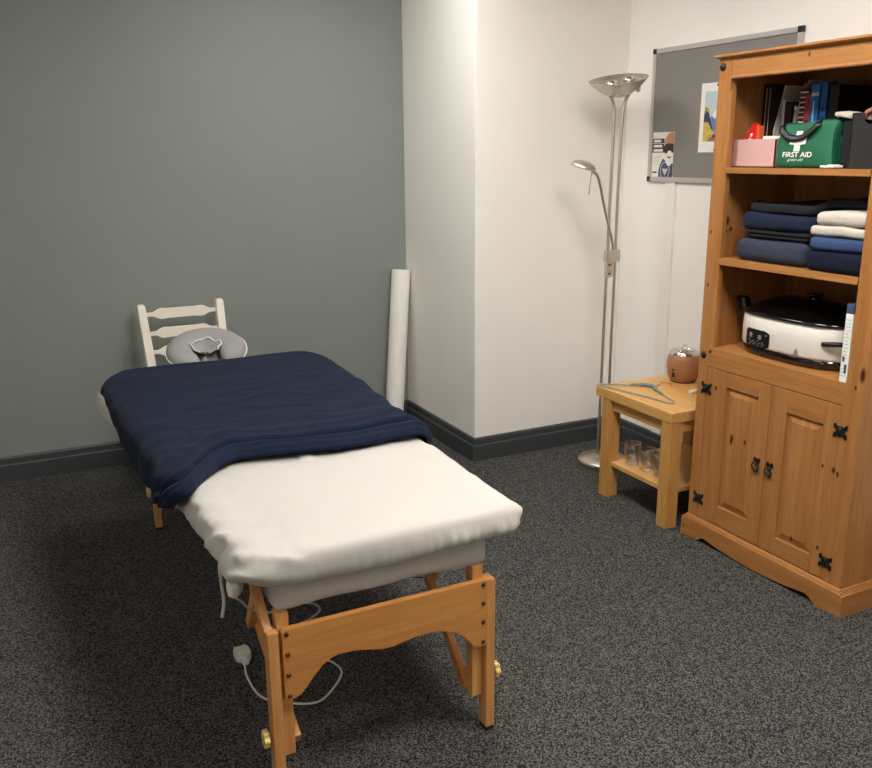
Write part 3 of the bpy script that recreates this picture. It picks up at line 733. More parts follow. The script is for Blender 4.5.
on_board(pr, [Pq(*p) for p in ((U0, .56), (.24, .56), (.34, .66), (.44, .72), (.60, .68), (U1, .64), (U1, .84), (U0, .84))], 4, 5)
for p, q_ in (((.16, .40), (.10, .30)), ((.20, .40), (.19, .28)), ((.25, .42), (.30, .31)), ((.22, .42), (.25, .30)), ((.15, .44), (.12, .36))):
    a, b = Vector(Pq(*p)), Vector(Pq(*q_)); n_ = (b-a).orthogonal().normalized()*.003
    on_board(pr, [tuple(a-n_), tuple(a+n_), tuple(b)], 4, 6)
on_board(pr, [Pq(*p) for p in ((.36, .76), (.56, .70), (U1, .72), (U1, .76), (.44, .80))], 3, 6)
on_board(pr, [Pq(*p) for p in ((.26, .82), (.34, .77), (.44, .79), (.54, .83), (.50, .84), (.26, .84))], 5, 7)
po = solo(pr, 'landscape_print', [M_['paper'], M_['printsky'], M_['printmount'], M_['printpurple'], M_['printyellow'], M_['printrust']], (XB, 3.05, 1.68), 'landscape print with white border on the pinboard, partly behind the bookcase', 'print', recalc=False)
ORG[po] = Vector((XB, 3.05, 1.68))
for (y, z) in ((3.058, 1.815), (3.054, 1.537)):
    MB().lathe([(.0005, 0), (.006, 0), (.006, .004), (.003, .008), (.0005, .009)], (XB-.001, y, z), 12, 0, Matrix.Rotation(-PI/2, 4, 'Y'), cap=False).build('drawing_pin', M_['bolt'], po)

# ------------------------------------------------------------------ side table
stb = thing('side_table', 'small square light oak side table between floor lamp and pine bookcase', 'side table', (2.62, 2.86, 0))
MB().box(2.345, 2.90, 2.588, 3.096, .463, .508).build('tabletop', oak_y, stb, bevel=.003)
for (x, y) in ((2.347, 2.590), (2.347, 2.990), (2.836, 2.590), (2.836, 2.990)):
    MB().box(x, x+.060, y, y+.060, 0, .463).build('leg', oak_z, stb, bevel=.003)
ap = MB()
ap.box(2.362, 2.382, 2.650, 2.990, .415, .463); ap.box(2.862, 2.882, 2.650, 2.990, .415, .463); ap.box(2.407, 2.836, 2.604, 2.624, .415, .463); ap.box(2.407, 2.836, 3.015, 3.035, .415, .463)
ap.build('apron', oak_y, stb)
MB().box(2.366, 2.880, 2.604, 3.036, .150, .170).build('lower_shelf', oak_y, stb, bevel=.002)
# tumblers
def glass_at(src, x, y, label):
    o = src.copy() if src.name in USED else src
    if o is not src: COL.objects.link(o)
    USED.add(o.name); o.location = (x, y, .1705); o['label'] = label; return o
g = MB(); P = [(.0001, 0), (.030, 0), (.032, .003), (.0345, .05), (.037, .100), (.0364, .1008), (.0356, .100), (.0332, .05), (.0300, .016), (.0001, .014)]
N = 60; R = []
for (r, z) in P:
    f_ = 1 if .004 < z < .06 else 0
    R.append([(r*(1+.018*math.cos(20*PI*k/N)*f_)*math.cos(2*PI*k/N), r*(1+.018*math.cos(20*PI*k/N)*f_)*math.sin(2*PI*k/N), z) for k in range(N)])
g.loft(R, True, True)
USED = set()
gl = tag(g.build('glass_tumbler', M_['glass'], None), 'x', 'glass', 'clear tumblers under the side table')
glass_at(gl, 2.432, 2.925, 'clear glass tumbler under the side table, farthest to the left, nearest the floor lamp')
glass_at(gl, 2.440, 2.832, 'clear glass tumbler under the side table, middle of the row of three')
glass_at(gl, 2.448, 2.750, 'clear glass tumbler under the side table, half hidden by the leg beside the bookcase')

# hanger lying on the table top
hz = .5127
hg = thing('coat_hanger', 'pale green and teal plastic coat hanger lying on the oak side table', 'hanger', (2.45, 2.9, .508))
lp = spline([(2.351, 3.085, hz), (2.354, 3.07, hz), (2.40, 2.88, hz), (2.428, 2.72, hz), (2.440, 2.697, hz), (2.456, 2.702, hz), (2.470, 2.735, hz), (2.515, 2.88, hz), (2.535, 2.93, hz), (2.512, 2.985, hz), (2.44, 3.04, hz), (2.37, 3.085, hz), (2.357, 3.092, hz)], 8, True)
MB().tube(lp, .0036, 8, closed=True, up=(0, 0, 1)).build('bar', M_['paleteal'], hg)
MB().tube(spline([(2.475, 3.015, hz+.003), (2.512, 2.985, hz+.005), (2.535, 2.935, hz+.006), (2.515, 2.885, hz+.004), (2.495, 2.82, hz+.001)], 8), [.005]*8+[.008]*17+[.005]*8, 8, up=(0, 0, 1)).build('grip', M_['teal'], hg)
MB().tube(spline([(2.54, 2.935, hz+.004), (2.58, 2.945, hz+.003), (2.615, 2.975, hz+.002), (2.640, 2.965, hz+.002), (2.645, 2.935, hz+.002), (2.625, 2.915, hz+.002)], 8), .0022, 8).build('hook', M_['brass'], hg)

# wax warmer
wx = thing('wax_warmer', 'egg shaped copper coloured wax warmer with chrome rim on the side table', 'warmer', (2.745, 2.975, .508))
WC = (2.745, 2.975, .508)
MB().lathe([(.0005, .004), (.055, .004), (.060, .009), (.073, .040), (.078, .076), (.075, .107), (.067, .130), (.065, .132), (.0005, .131)], WC, 48, cap=False).build('body', M_['copper'], wx)
MB().lathe([(.0005, 0), (.056, 0), (.058, .005), (.0005, .006)], WC, 40, cap=False).build('foot', M_['gasket'], wx)
MB().lathe([(.068, .128), (.065, .137), (.058, .145), (.051, .148), (.047, .144), (.044, .136), (.0005, .133)], WC, 48, cap=False).build('rim', M_['chrome'], wx)
ld = MB().lathe([(.050, .148), (.046, .153), (.028, .157), (.009, .158), (.008, .165), (.010, .169), (.008, .173), (.0005, .174)], WC, 32, cap=False).build('lid', M_['glass'], wx)
cam_a = math.atan2(-2.975, -2.745)
for (da, z, hw, hh_) in ((.62, .040, .007, .011), (.62, .064, .004, .005)):
    a = cam_a-da; rr2 = .0722 if z < .05 else .0765
    c = Vector((WC[0]+rr2*math.cos(a), WC[1]+rr2*math.sin(a), WC[2]+z)); t_ = Vector((-math.sin(a), math.cos(a), 0)); o_ = Vector((math.cos(a), math.sin(a), 0))
    b_ = MB(); b_.bar(c-Vector((0, 0, hh_)), c+Vector((0, 0, hh_)), hw*2, .006, side=t_); b_.build('switch', M_['black'], wx, bevel=.001)
MB().tube(spline([(2.80, 3.045, .515), (2.85, 3.085, .513), (2.895, 3.095, .47), (2.912, 3.09, .36), (2.908, 3.06, .26), (2.912, 3.04, .20)], 8), .003, 8).build('power_cord', M_['black'], wx)
# beads and eraser
bd = thing('bead_bracelet', 'dark and white bead bracelet beside the copper wax warmer on the side table', 'bracelet', (2.796, 2.902, .508))
dk_, wt_ = MB(), MB()
for i in range(14):
    a = 2*PI*i/14; z = .508+.014*(i % 4)
    (wt_ if i % 4 == 1 else dk_).lathe([(.0005, -.009), (.006, -.0065), (.009, 0), (.006, .0065), (.0005, .009)], (2.796+.011*math.cos(a), 2.902+.011*math.sin(a), z+.009), 12, cap=False)
dk_.build('beads', M_['gasket'], bd); wt_.build('pale_beads', M_['white'], bd)
solo(MB().box(2.615, 2.665, 2.775, 2.795, .5083, .522), 'eraser_block', M_['white'], (2.64, 2.785, .508), 'small white block at the bookcase edge of the side table', 'block', bevel=.003)
# ------------------------------------------------------------------ pine bookcase
bk = thing('pine_bookcase', 'tall pine bookcase with open shelves above a two-door cupboard', 'bookcase', (CX, CY, CZ))
XF, XB2 = CX, 2.832
YLo, YLi, YRi, YRo = 2.520, 2.460, 1.856, 1.782      # outer / inner edges of the two front posts
YLd = 2.472                                             # the left post is slimmer beside the cupboard door
def fpost(ya, yb, inner, yd=None):
    # post with its inner edge chamfered between the rails; inner = +1 if the opening lies towards larger y
    R = []
    def ring(z, c):
        x0, x1 = XF, XF+.030; y_i = yd if (yd and z < .79) else (yb if inner > 0 else ya)
        if inner > 0: return [(x0, ya, z), (x0, y_i-c, z), (x0+c, y_i, z), (x1, y_i, z), (x1, ya, z)]
        return [(x0, yb, z), (x0, y_i+c, z), (x0+c, y_i, z), (x1, y_i, z), (x1, yb, z)]
    e = .0004
    m = MB(); m.loft([ring(z, c) for z, c in ((.02, e), (.7875, e), (.7905, e), (.815, .010), (1.740, .010), (1.76, e), (1.851, e))], True, True, 0, False)
    return m.build('front_post', pine_z, bk)
fpost(YLi, YLo, -1, YLd); fpost(YRo, YRi, 1)
MB().box(XF+.030, XB2, YLo-.020, YLo, .02, 1.851).build('side_panel', pine_z, bk)
MB().box(XF+.030, XB2, YRo, YRo+.020, .02, 1.851).build('side_panel', pine_z, bk)
MB().box(XB2-.012, XB2-.002, YRo+.02, YLo-.02, .02, 1.851).build('back_panel', pine_z, bk)
cr_ = MB()
pc = [(-.017, 1.858), (-.017, 1.863), (-.014, 1.866), (.02, 1.866), (.02, 1.8515), (-.002, 1.8515), (-.005, 1.853), (-.013, 1.856)]
# mitred crown: front and both ends swept as one loop
path = [(XB2, YRo, 0), (XF, YRo, 0), (XF, YLo, 0), (XB2, YLo, 0)]
outn = [(0, -1), (-1, -1), (-1, 1), (0, 1)]
rg = []
for (x, y, _), (nx, ny) in zip(path, outn): rg.append([(x+nx*(-p), y+ny*(-p), z) for p, z in pc])
cr_.loft(rg, True, True, 0, False)
cr_.box(XF+.0, XB2, YRo, YLo, 1.8515, 1.865)
cr_.build('crown_top', pine_y, bk)
MB().box(XF+.002, XF+.024, YRi, YLi, 1.792, 1.851).build('top_rail', pine_y, bk)
MB().box(XF-.003, XF+.024, YRi, YLi, 1.781, 1.792).build('rail_bead', pine_y, bk, bevel=.005)
def shelf(z, th): 
    f = [(XF+.004, YRi), (XF+.032, YRi), (XF+.032, YRo+.0205), (XB2-.013, YRo+.0205), (XB2-.013, YLo-.0205), (XF+.032, YLo-.0205), (XF+.032, YLi), (XF+.004, YLi)]
    MB().prism(f, XY, z-th, z).build('shelf', pine_y, bk)
Z1, Z2, Z3 = 1.4745, 1.143, .798
shelf(Z1, .020); shelf(Z2, .022); shelf(Z3, .022)
MB().box(XF+.002, XF+.026, YRi, YLd-.0005, .726, .7755).build('base_rail', pine_y, bk)
MB().box(XF+.02, XB2-.013, YRo+.0205, YLo-.0205, .06, .075).build('cupboard_floor', pine_y, bk)
# plinth
pp = [(YLo+.022, 0), (2.455, 0), (2.442, .006), (2.428, .019), (2.413, .023), (2.392, .021), (2.34, .013), (2.26, .006), (2.155, .003), (2.06, .006), (1.98, .013), (1.93, .021), (1.91, .023), (1.895, .019), (1.878, .006), (1.862, 0), (YRo-.022, 0)]
poly = pp+[(YRo-.022, .078), (YLo+.022, .078)]
MB().prism(poly, YZ, XF-.014, XF-.0005).build('plinth_front', pine_y, bk, bevel=.0015, bang=60)
for (ya, yb) in ((YRo-.022, YRo-.0005), (YLo+.0005, YLo+.022)): MB().box(XF-.0004, XB2, ya, yb, 0, .078).build('plinth_side', pine_x, bk)
pm = [(-.014, .078), (-.014, .082), (-.010, .084), (-.010, .088), (-.006, .089), (-.006, .092), (0, .095), (.004, .095), (.004, .078)]
rg = [[(x+nx*(-p), y+ny*(-p), z) for p, z in pm] for (x, y, _), (nx, ny) in zip(path, outn)]
MB().loft(rg, True, True, 0, False).build('plinth_moulding', pine_y, bk)
# round iron studs
for (y, z) in ((2.503, 1.824), (2.496, .766)):
    MB().lathe([(.0135, 0), (.0135, .002), (.010, .006), (.0005, .008)], (XF, y, z), 18, 0, Matrix.Rotation(-PI/2, 4, 'Y')).build('iron_stud', M_['black_iron'], bk)
MB().lathe([(.0005, 0), (.017, 0), (.017, .014), (.0005, .014)], (2.622, YLo-.020, 1.325), 18, 0, Matrix.Rotation(PI/2, 4, 'X') @ Matrix.Scale(1.5, 4, (0, 1, 0)), cap=False).build('cable_plug', M_['black'], bk)
# doors
def hinge(y, z, parent):
    h = MB(); t0, t1 = XF-.0032, XF-.0002
    sq = [(y+.0165*math.copysign(abs(math.cos(a))**.6, math.cos(a)), z+.0175*math.copysign(abs(math.sin(a))**.6, math.sin(a))) for a in [2*PI*i/32 for i in range(32)]]
    h.prism(sq, YZ, t0, t1)
    for sy in (-1, 1):
        for sz in (-1, 1):
            for (dy, dz, r) in ((.0195, .0115, .0062), (.0215, .0185, .0058)):
                h.prism([(y+sy*dy+r*math.cos(a), z+sz*dz+r*math.sin(a)) for a in [2*PI*i/14 for i in range(14)]], YZ, t0+.0003, t1)
            h.prism([(y, z+sz*.010), (y+sy*.021, z+sz*.010), (y+sy*.021, z+sz*.018), (y, z+sz*.016)][::sy*sz], YZ, t0+.0005, t1)
    h.lathe([(.0005, -.017), (.004, -.017), (.004, .017), (.0005, .017)], (XF-.003, y, z), 10, cap=False)
    for dy in (-.012, .012):
        for dz in (-.010, .010): h.lathe([(.003, 0), (.002, .002), (.0003, .0024)], (XF-.0032, y+dy, z+dz), 8, 0, Matrix.Rotation(-PI/2, 4, 'Y'))
    return h.build('hinge', M_['black_iron'], parent)
def ring_pull(y, z, parent):
    h = MB()
    pl_ = []
    for i in range(60):
        a = 2*PI*i/60; r = .0125+.0055*math.cos(3*a-PI/2)+.002*math.cos(6*a)
        pl_.append((y+r*math.cos(a), z+.012+r*1.15*math.sin(a)))
    h.prism(pl_, YZ, XF-.0035, XF-.0002)
    h.lathe([(.006, 0), (.005, .006), (.0005, .009)], (XF-.003, y, z+.006), 12, 0, Matrix.Rotation(-PI/2, 4, 'Y'))
    h.tube([(XF-.0085-.003*math.sin(a), y+.0145*math.cos(a), z-.009+.0165*math.sin(a)) for a in [2*PI*i/24 for i in range(24)]], [.0028+.0015*max(0, -math.sin(2*PI*i/24)) for i in range(24)]+[.0028][:0], 8, closed=True)
    return h.build('ring_pull', M_['black_iron'], parent)
def door(ya, yb, pz0, pz1, pya, pyb, hy, py_):
    z0, z1 = .0985, .7225; x0, x1 = XF+.001, XF+.021
    f = MB()
    f.box(x0, x1, ya, pya, z0, z1); f.box(x0, x1, pyb, yb, z0, z1)
    d = f.build('door', pine_z, bk, bevel=.0018)
    MB().box(x0+.0006, x1, pya+.0003, pyb-.0003, z0, pz0).build('door_rail', pine_y, d, bevel=.0012); MB().box(x0+.0006, x1, pya+.0003, pyb-.0003, pz1, z1).build('door_rail', pine_y, d, bevel=.0012)
    # raised panel: recessed margin, bevel, raised field
    y0, y1 = pya-.002, pyb+.002; a0, a1 = pz0-.002, pz1+.002
    def rg_(x, ins): return [(x, y0+ins, a0+ins), (x, y1-ins, a0+ins), (x, y1-ins, a1-ins), (x, y0+ins, a1-ins)]
    p = MB(); p.loft([rg_(XF+.018, 0), rg_(XF+.011, 0), rg_(XF+.011, .006), rg_(XF+.0045, .028), rg_(XF+.0035, .030)], True, True, 0, False)
    p.build('door_panel', pine_z, d)
    for z in ((.637, .178) if hy > 2 else (.637, .167)): hinge(hy, z, d)
    ring_pull(py_, .413, d)
door(2.1515, 2.4705, .178, .664, 2.207, 2.366, 2.468, 2.187)
door(1.8575, 2.1485, .164, .642, 1.920, 2.076, 1.851, 2.126)
N_BEFORE = set(bpy.data.objects)

# ------------------------------------------------------------------ top shelf
T = Z1+.0005
b = MB()
def open_box(m, x0, x1, y0, y1, z0, z1, t):
    m.box(x0, x1, y0, y1, z0, z0+t); m.box(x0, x0+t, y0, y1, z0, z1); m.box(x1-t, x1, y0, y1, z0, z1); m.box(x0, x1, y0, y0+t, z0, z1); m.box(x0, x1, y1-t, y1, z0, z1)
open_box(b, 2.445, 2.585, 2.272, 2.478, T, T+.098, .004)
solo(b, 'pink_box', M_['pink'], (2.515, 2.375, T), 'open pale pink box at the left end of the top shelf', 'box')
fp = MB().rbox(2.472, 2.502, 2.392, 2.458, T+.006, T+.142, .012, 14, .007, 55, 3, fn=lambda w_: Vector((w_.x+(2.487-w_.x)*smooth((w_.z-T-.10)/.04)*.8, w_.y+.10*(w_.z-T-.09)*-1, w_.z+.010*math.sin((w_.y-2.39)*60)*smooth((w_.z-T-.11)/.03)-.35*max(0, w_.y-2.425)*smooth((w_.z-T-.08)/.05))))
pk = thing('snack_packet', 'crumpled red foil packet sticking out of the pink box', 'packet', (2.485, 2.39, T+.03))
fp.build('pouch', M_['red'], pk)
MB().rbox(2.471, 2.500, 2.380, 2.391, T+.032, T+.146, .004, 6, .004, 40, 5).build('side_seal', M_['orange'], pk)
for i in range(0):
    y = 2.372+.016*(i % 3)+.004*i; z = T+.102+.014*(i//2)
    MB().lathe([(.0062, 0), (.0005, .0006)], (2.4635, y, z), 10, 0, Matrix.Rotation(-PI/2, 4, 'Y')).build('printed_spot', M_['paper'], pk)
solo(MB().box(2.475, 2.58, 2.278, 2.362, T+.0055, T+.108), 'paper_pad', M_['paper'], (2.55, 2.31, T+.0055), 'white paper pad standing in the pink box beside the green bag', 'paper pad', bevel=.002)
# first aid bag
fa = thing('first_aid_bag', 'green FIRST AID bag with black handle and white cross', 'first aid bag', (2.51, 2.148, T))
def bagfn(w_):
    t = (w_.z-T)/.152
    w_.x += (.020*t*t if w_.x < 2.492 else -.030*t*t)
    w_.z = max(w_.z, T+.0003)
    w_.y += (-.004*t if w_.y > 2.15 else .002*t) + .004*math.sin(t*5+w_.x*30)
    if t > .8: w_.z += .006*math.sin((w_.y-2.03)*28)
    return w_
MB().rbox(2.436, 2.548, 2.032, 2.264, T, T+.152, .016, 16, .0035, 22, 2, fn=bagfn).build('bag_body', M_['green'], fa)
pipe = [bagfn(Vector(p)) for p in spline([(2.441, 2.036, T+.012), (2.440, 2.0345, T+.08), (2.442, 2.036, T+.135), (2.455, 2.040, T+.150), (2.50, 2.040, T+.153)], 8)]
MB().tube(pipe, .0035, 8).build('seam_piping', M_['green'], fa)
hs = spline([(2.470, 2.254, T+.146), (2.450, 2.252, T+.138), (2.440, 2.243, T+.122), (2.437, 2.218, T+.104), (2.437, 2.185, T+.097), (2.437, 2.150, T+.103), (2.440, 2.118, T+.124), (2.447, 2.102, T+.143), (2.470, 2.092, T+.154)], 8)
MB().tube(hs, .0115, 12, flat=.28, up=(1, 0, 0)).build('handle', M_['black'], fa)
hs2 = [p+Vector((.0, 0, 0)) for p in spline([(2.53, 2.25, T+.140), (2.545, 2.22, T+.165), (2.545, 2.15, T+.170), (2.53, 2.10, T+.150)], 8)]
BX = lambda z: 2.436+.020*((z-T)/.152)**2-.0045
cx_, cz_ = 2.172, T+.088
cro = MB(); a_, b_ = .0115, .033
crp = [(-a_, -b_), (a_, -b_), (a_, -a_), (b_, -a_*.8), (b_, a_*1.1), (a_, a_), (a_, b_), (-a_, b_), (-a_, a_), (-b_, a_*1.1), (-b_, -a_*.8), (-a_, -a_)]
cro.prism([(p, q_) for p, q_ in crp], lambda p, q_, o_: (BX(cz_+q_)+o_, cx_+p, cz_+q_), 0, .0035)
cro.build('cross', M_['paper'], fa)
def on_bag(yc, zc): return lambda u, v: (BX(zc+v)-.0002, yc-u, zc+v)
text_mesh('FIRST AID', .0235, on_bag(2.166, T+.0365), None, 'x', fa, 0, .122).build('lettering', M_['paper'], fa)
text_mesh('green aid', .0130, on_bag(2.172, T+.0235), None, 'x', fa, .35, .066).build('small_lettering', M_['paper'], fa)
# files and books behind
def book(x0, x1, y0, y1, h, cover, label, name='book', cat='book', group='books and files on the top shelf', pages=True, lean=0, deco=None):
    o = thing(name, label, cat, ((x0+x1)/2, (y0+y1)/2, T), group)
    sh_ = lambda m: setattr(m, 'v', [(x, y+lean*(z-T), z) for x, y, z in m.v])
    m = MB(); t = .0025
    m.box(x0, x0+t, y0, y1, T, T+h); m.box(x0, x1, y0, y0+t, T, T+h); m.box(x0, x1, y1-t, y1, T, T+h); sh_(m)
    m.build('cover', cover, o, bevel=.0006)
    if pages:
        p = MB().box(x0+t, x1-.003, y0+t, y1-t, T+.003, T+h-.003); sh_(p); p.build('pages', M_['paper'], o)
    if deco: deco(o, x0, y0, y1, h, lean)
    return o
def band(vs, mt, nm='spine_print'):
    def f(o, x0, y0, y1, h, lean):
        m = MB()
        for (u0, u1, v0, v1) in vs:
            w_ = y1-y0; m.box(x0-.0006, x0, y1-w_*u1, y1-w_*u0, T+h*v0, T+h*v1)
        m.v = [(x, y+lean*(z-T), z) for x, y, z in m.v]
        m.build(nm, mt, o)
    return f
book(2.585, 2.79, 2.450, 2.480, .295, M_['black'], 'black lever-arch file at the far left of the files on the top shelf', 'ring_binder', 'file', deco=band([(.45, .55, .05, .95)], M_['filegrey'], 'spine_edge'))
book(2.580, 2.79, 2.412, 2.446, .285, M_['black'], 'second black file from the left on the top shelf, beside the grey magazine file', 'ring_binder', 'file', deco=band([(.02, .10, .05, .98)], M_['filegrey'], 'spine_edge'))
def magfile(x0, x1, y0, y1, h, label):
    o = thing('magazine_file', label, 'magazine file', ((x0+x1)/2, (y0+y1)/2, T), 'books and files on the top shelf')
    side = [(x0, 0), (x1, 0), (x1, h), (x0+.04, h), (x0, .13)]
    m = MB(); t = .003
    for y in (y0, y1-t): m.prism(side, lambda p, q_, a: (p, a, T+q_), y, y+t)
    m.box(x0, x0+t, y0, y1, T, T+.11); m.box(x1-t, x1, y0, y1, T, T+h); m.box(x0, x1, y0, y1, T, T+t)
    m.build('file_body', M_['filegrey'], o); return o
magfile(2.572, 2.79, 2.318, 2.408, .288, 'grey card magazine file nearest the two black files')
book(2.600, 2.76, 2.388, 2.402, .235, M_['paper'], 'slim white-spined book in the grey magazine file')
book(2.596, 2.75, 2.352, 2.384, .228, M_['bookdark'], 'dark maroon book right of the slim white-spined book', deco=None)
pn = thing('white_pen', 'white pen standing in front of the dark maroon book', 'pen', (2.592, 2.345, T+.003))
MB().tube([(2.5875, 2.340, T+.003), (2.5935, 2.332, T+.200)], .0042, 10).build('barrel', M_['white'], pn)
MB().tube([(2.5935, 2.332, T+.200), (2.594, 2.3315, T+.212)], .0055, 10).build('cap', M_['white'], pn)
magfile(2.585, 2.79, 2.212, 2.315, .300, 'grey card magazine file behind the blue books')
def spiral(o, x0, y0, y1, h, lean):
    m = MB()
    for i in range(15):
        z = T+.02+(h-.035)*i/14
        m.tube([(x0-.004+.005*math.cos(a), (y0+y1)/2+(y1-y0)*.42*math.sin(a), z) for a in [2*PI*k/10 for k in range(10)]], .0022, 6, closed=True)
    m.build('spiral_binding', M_['paper'], o)
book(2.580, 2.594, 2.262, 2.305, .270, M_['notebook'], 'spiral-bound notebook standing left of the red book', 'spiral_notebook', 'notebook', deco=spiral)
book(2.555, 2.592, 2.236, 2.2605, .245, M_['bookred'], 'red book between the spiral notebook and the blue books', deco=band([(.25, .75, .62, .66), (.25, .75, .30, .33)], M_['bookdark']))
book(2.550, 2.592, 2.196, 2.234, .277, M_['bookblue'], 'bright blue book next to the red book', deco=band([(.35, .50, .35, .80), (.10, .9, .86, .90)], M_['printsky']))
book(2.552, 2.60, 2.166, 2.194, .283, M_['bookblue2'], 'deep blue book at the right end of the row of books', deco=band([(.30, .70, .55, .60), (.30, .70, .66, .71), (.3, .7, .40, .43)], M_['bookdark']))
book(2.556, 2.79, 2.122, 2.163, .270, M_['black'], 'black lever-arch file right of the blue books, behind the green bag', 'ring_binder', 'file')
# black storage box with hand hole
bx = thing('storage_box', 'black storage box with a cut-out hand hole, right end of the top shelf', 'box', (2.55, 1.91, T))
yb0, yb1, zb = 1.800, 1.978, T+.172
fpl = [(yb1, T), (yb1, zb), (1.937, zb), (1.930, zb-.028), (1.915, zb-.036), (1.865, zb-.036), (1.850, zb-.028), (1.843, zb), (yb0, zb), (yb0, T)]
m = MB(); m.prism(fpl, YZ, 2.452, 2.457); m.prism(fpl, YZ, 2.675, 2.68); m.box(2.457, 2.675, yb0, yb0+.005, T, zb); m.box(2.457, 2.675, yb1-.005, yb1, T, zb); m.box(2.457, 2.675, yb0+.005, yb1-.005, T, T+.005)
m.build('box_body', M_['dark_box'], bx, bevel=.001)
bt = MB().tube([(2.4515, yb1-.004, T+.006), (2.4515, yb1-.004, zb-.004), (2.4515, 1.940, zb-.004)], .0012, 6); bt.build('edge_trim', M_['black'], bx)
rc = MB().tube(spline([(2.50, 1.950, T+.150), (2.505, 1.943, T+.178), (2.51, 1.922, T+.194), (2.515, 1.890, T+.192), (2.515, 1.860, T+.150)], 8), .013, 12, flat=.7)
rc.v = [tuple(Vector(v)+noise.noise_vector(Vector(v)*30)*.004) for v in rc.v]
solo(rc, 'rolled_cloth', M_['cloth'], (2.50, 1.92, T+.15), 'pale rolled cloth poking out of the black storage box', 'cloth')
rd_ = MB().tube(spline([(2.480, 1.962, T+.140), (2.484, 1.954, T+.168), (2.490, 1.937, T+.178), (2.495, 1.89, T+.172), (2.495, 1.875, T+.14)], 8), .008, 10)
solo(rd_, 'rust_strap', M_['printrust'], (2.48, 1.93, T+.14), 'rust coloured strap looped in front of the pale rolled cloth', 'strap')
solo(MB().rbox(2.470, 2.60, 1.985, 2.026, T, T+.155, .012, 10, .003, 20, 4), 'black_pouch', M_['blacktowel'], (2.53, 2.005, T), 'black cloth pouch squeezed between the green bag and the storage box', 'pouch')
solo(MB().rbox(2.455, 2.53, 1.982, 2.050, T+.158, T+.176, .008, 10, .005, 30, 8, fn=lambda w_: Vector((w_.x, w_.y, w_.z-.10*max(0, 2.004-w_.y)+(.004 if w_.y > 2.02 else 0)))), 'white_cloth', M_['cream'], (2.49, 2.01, T+.158), 'white cloth lying on top of the black pouch', 'cloth')
solo(MB().rbox(2.405, 2.450, 1.985, 2.062, T+.0005, T+.012, .005, 10, .0025, 40, 11, fn=lambda w_: Vector((w_.x+.3*(w_.y-2.0), w_.y, T+.0005+(w_.z-T)*(1.0 if w_.y < 2.03 else .7)))), 'folded_tissue', M_['paper'], (2.42, 2.02, T), 'flat white tissue on the shelf edge at the foot of the green bag', 'tissue')

# ------------------------------------------------------------------ towels on the middle shelf
U = Z2+.0005
def towel(x0, x1, y0, y1, z0, z1, m, label, seed, n=14, amp=.006, creases=1, sag=.0, step=None):
    h = z1-z0
    def fn(w_):
        t = (w_.z-z0)/h
        if creases:
            for c in [(k+1)/(creases+1) for k in range(creases)]:
                g_ = math.exp(-((t-c)/.09)**2)
                if w_.x < x0+.05: w_.x += .012*g_*(1 if w_.x < x0+.03 else .3)
        if step: q_ = smooth((step-w_.y)/.05); w_.z += .030*q_; w_.x += .05*q_*smooth((x0+.12-w_.x)/.1)
        w_.z = max(z0+.0002, w_.z+sag*math.sin((w_.y-y0)/(y1-y0)*PI*1.3+seed)*t)
        return w_
    b_ = MB().rbox(x0, x1, y0, y1, z0, z1, h*.42, n+6, amp, 11, seed, fn=fn)
    return solo(b_, 'folded_towel', m, ((x0+x1)/2, (y0+y1)/2, z0), label, 'towel', 'folded towels on the middle shelf')
towel(2.412, 2.78, 2.078, 2.400, U, U+.082, M_['slate'], 'thick slate blue towel at the bottom of the left towel stack', 1, amp=.006, creases=0)
towel(2.425, 2.78, 2.082, 2.366, U+.084, U+.114, M_['blacktowel'], 'thin black towel second from the bottom of the left towel stack', 2, amp=.004, creases=1)
towel(2.418, 2.78, 2.076, 2.378, U+.115, U+.172, M_['navytowel'], 'navy towel third from the bottom of the left towel stack', 3, amp=.006, creases=0, sag=.004)
towel(2.440, 2.78, 1.850, 2.360, U+.173, U+.204, M_['blacktowel'], 'black cloth topmost on the left towel stack, trailing behind the cream towels', 4, n=26, amp=.007, creases=0, sag=.004, step=2.10)
towel(2.392, 2.76, 1.815, 2.062, U, U+.068, M_['darktowel'], 'midnight navy towel at the bottom of the right towel stack', 5, amp=.005, creases=0)
towel(2.398, 2.76, 1.815, 2.055, U+.069, U+.115, M_['bluetowel'], 'blue towel below the cream towels in the right stack', 6, amp=.006, creases=0)
towel(2.402, 2.76, 1.815, 2.058, U+.116, U+.150, M_['cream'], 'lower cream towel of the right stack, directly on the blue towel', 7, amp=.005, creases=0)
towel(2.404, 2.76, 1.815, 2.045, U+.151, U+.198, M_['cream'], 'upper cream towel, topmost of the right stack', 8, amp=.006, creases=0)

# ------------------------------------------------------------------ slow cooker
W = Z3+.0005
sc_ = thing('slow_cooker', 'large oval cream slow cooker with glossy black lid and base', 'slow cooker', (2.60, 2.172, W))
SC = (2.60, 2.172); SA, SB = .246, .172; EX = 2.9
def oval(z, a, b_, n=128, e=2.9):
    R_ = []
    for k in range(n):
        t = 2*PI*k/n; c_, s_ = math.cos(t), math.sin(t)
        R_.append((SC[0]+b_*math.copysign(abs(c_)**(2/e), c_), SC[1]+a*math.copysign(abs(s_)**(2/e), s_), z))
    return R_
def stack(prof): return MB().loft([oval(W+z, SA+o, SB+o) for o, z in prof], True, True)
stack([(-.025, .0), (-.012, .002), (-.006, .010), (-.003, .034)]).build('base', M_['gloss_black'], sc_)
stack([(-.002, .034), (.001, .042), (.002, .10), (-.001, .146), (-.006, .150)]).build('band', M_['offwhite'], sc_)
lid = stack([(-.004, .150), (.004, .151), (.006, .157), (.002, .163), (-.012, .166), (-.05, .188), (-.10, .206), (-.14, .214), (-.168, .216)]).build('lid', M_['gloss_black'], sc_)
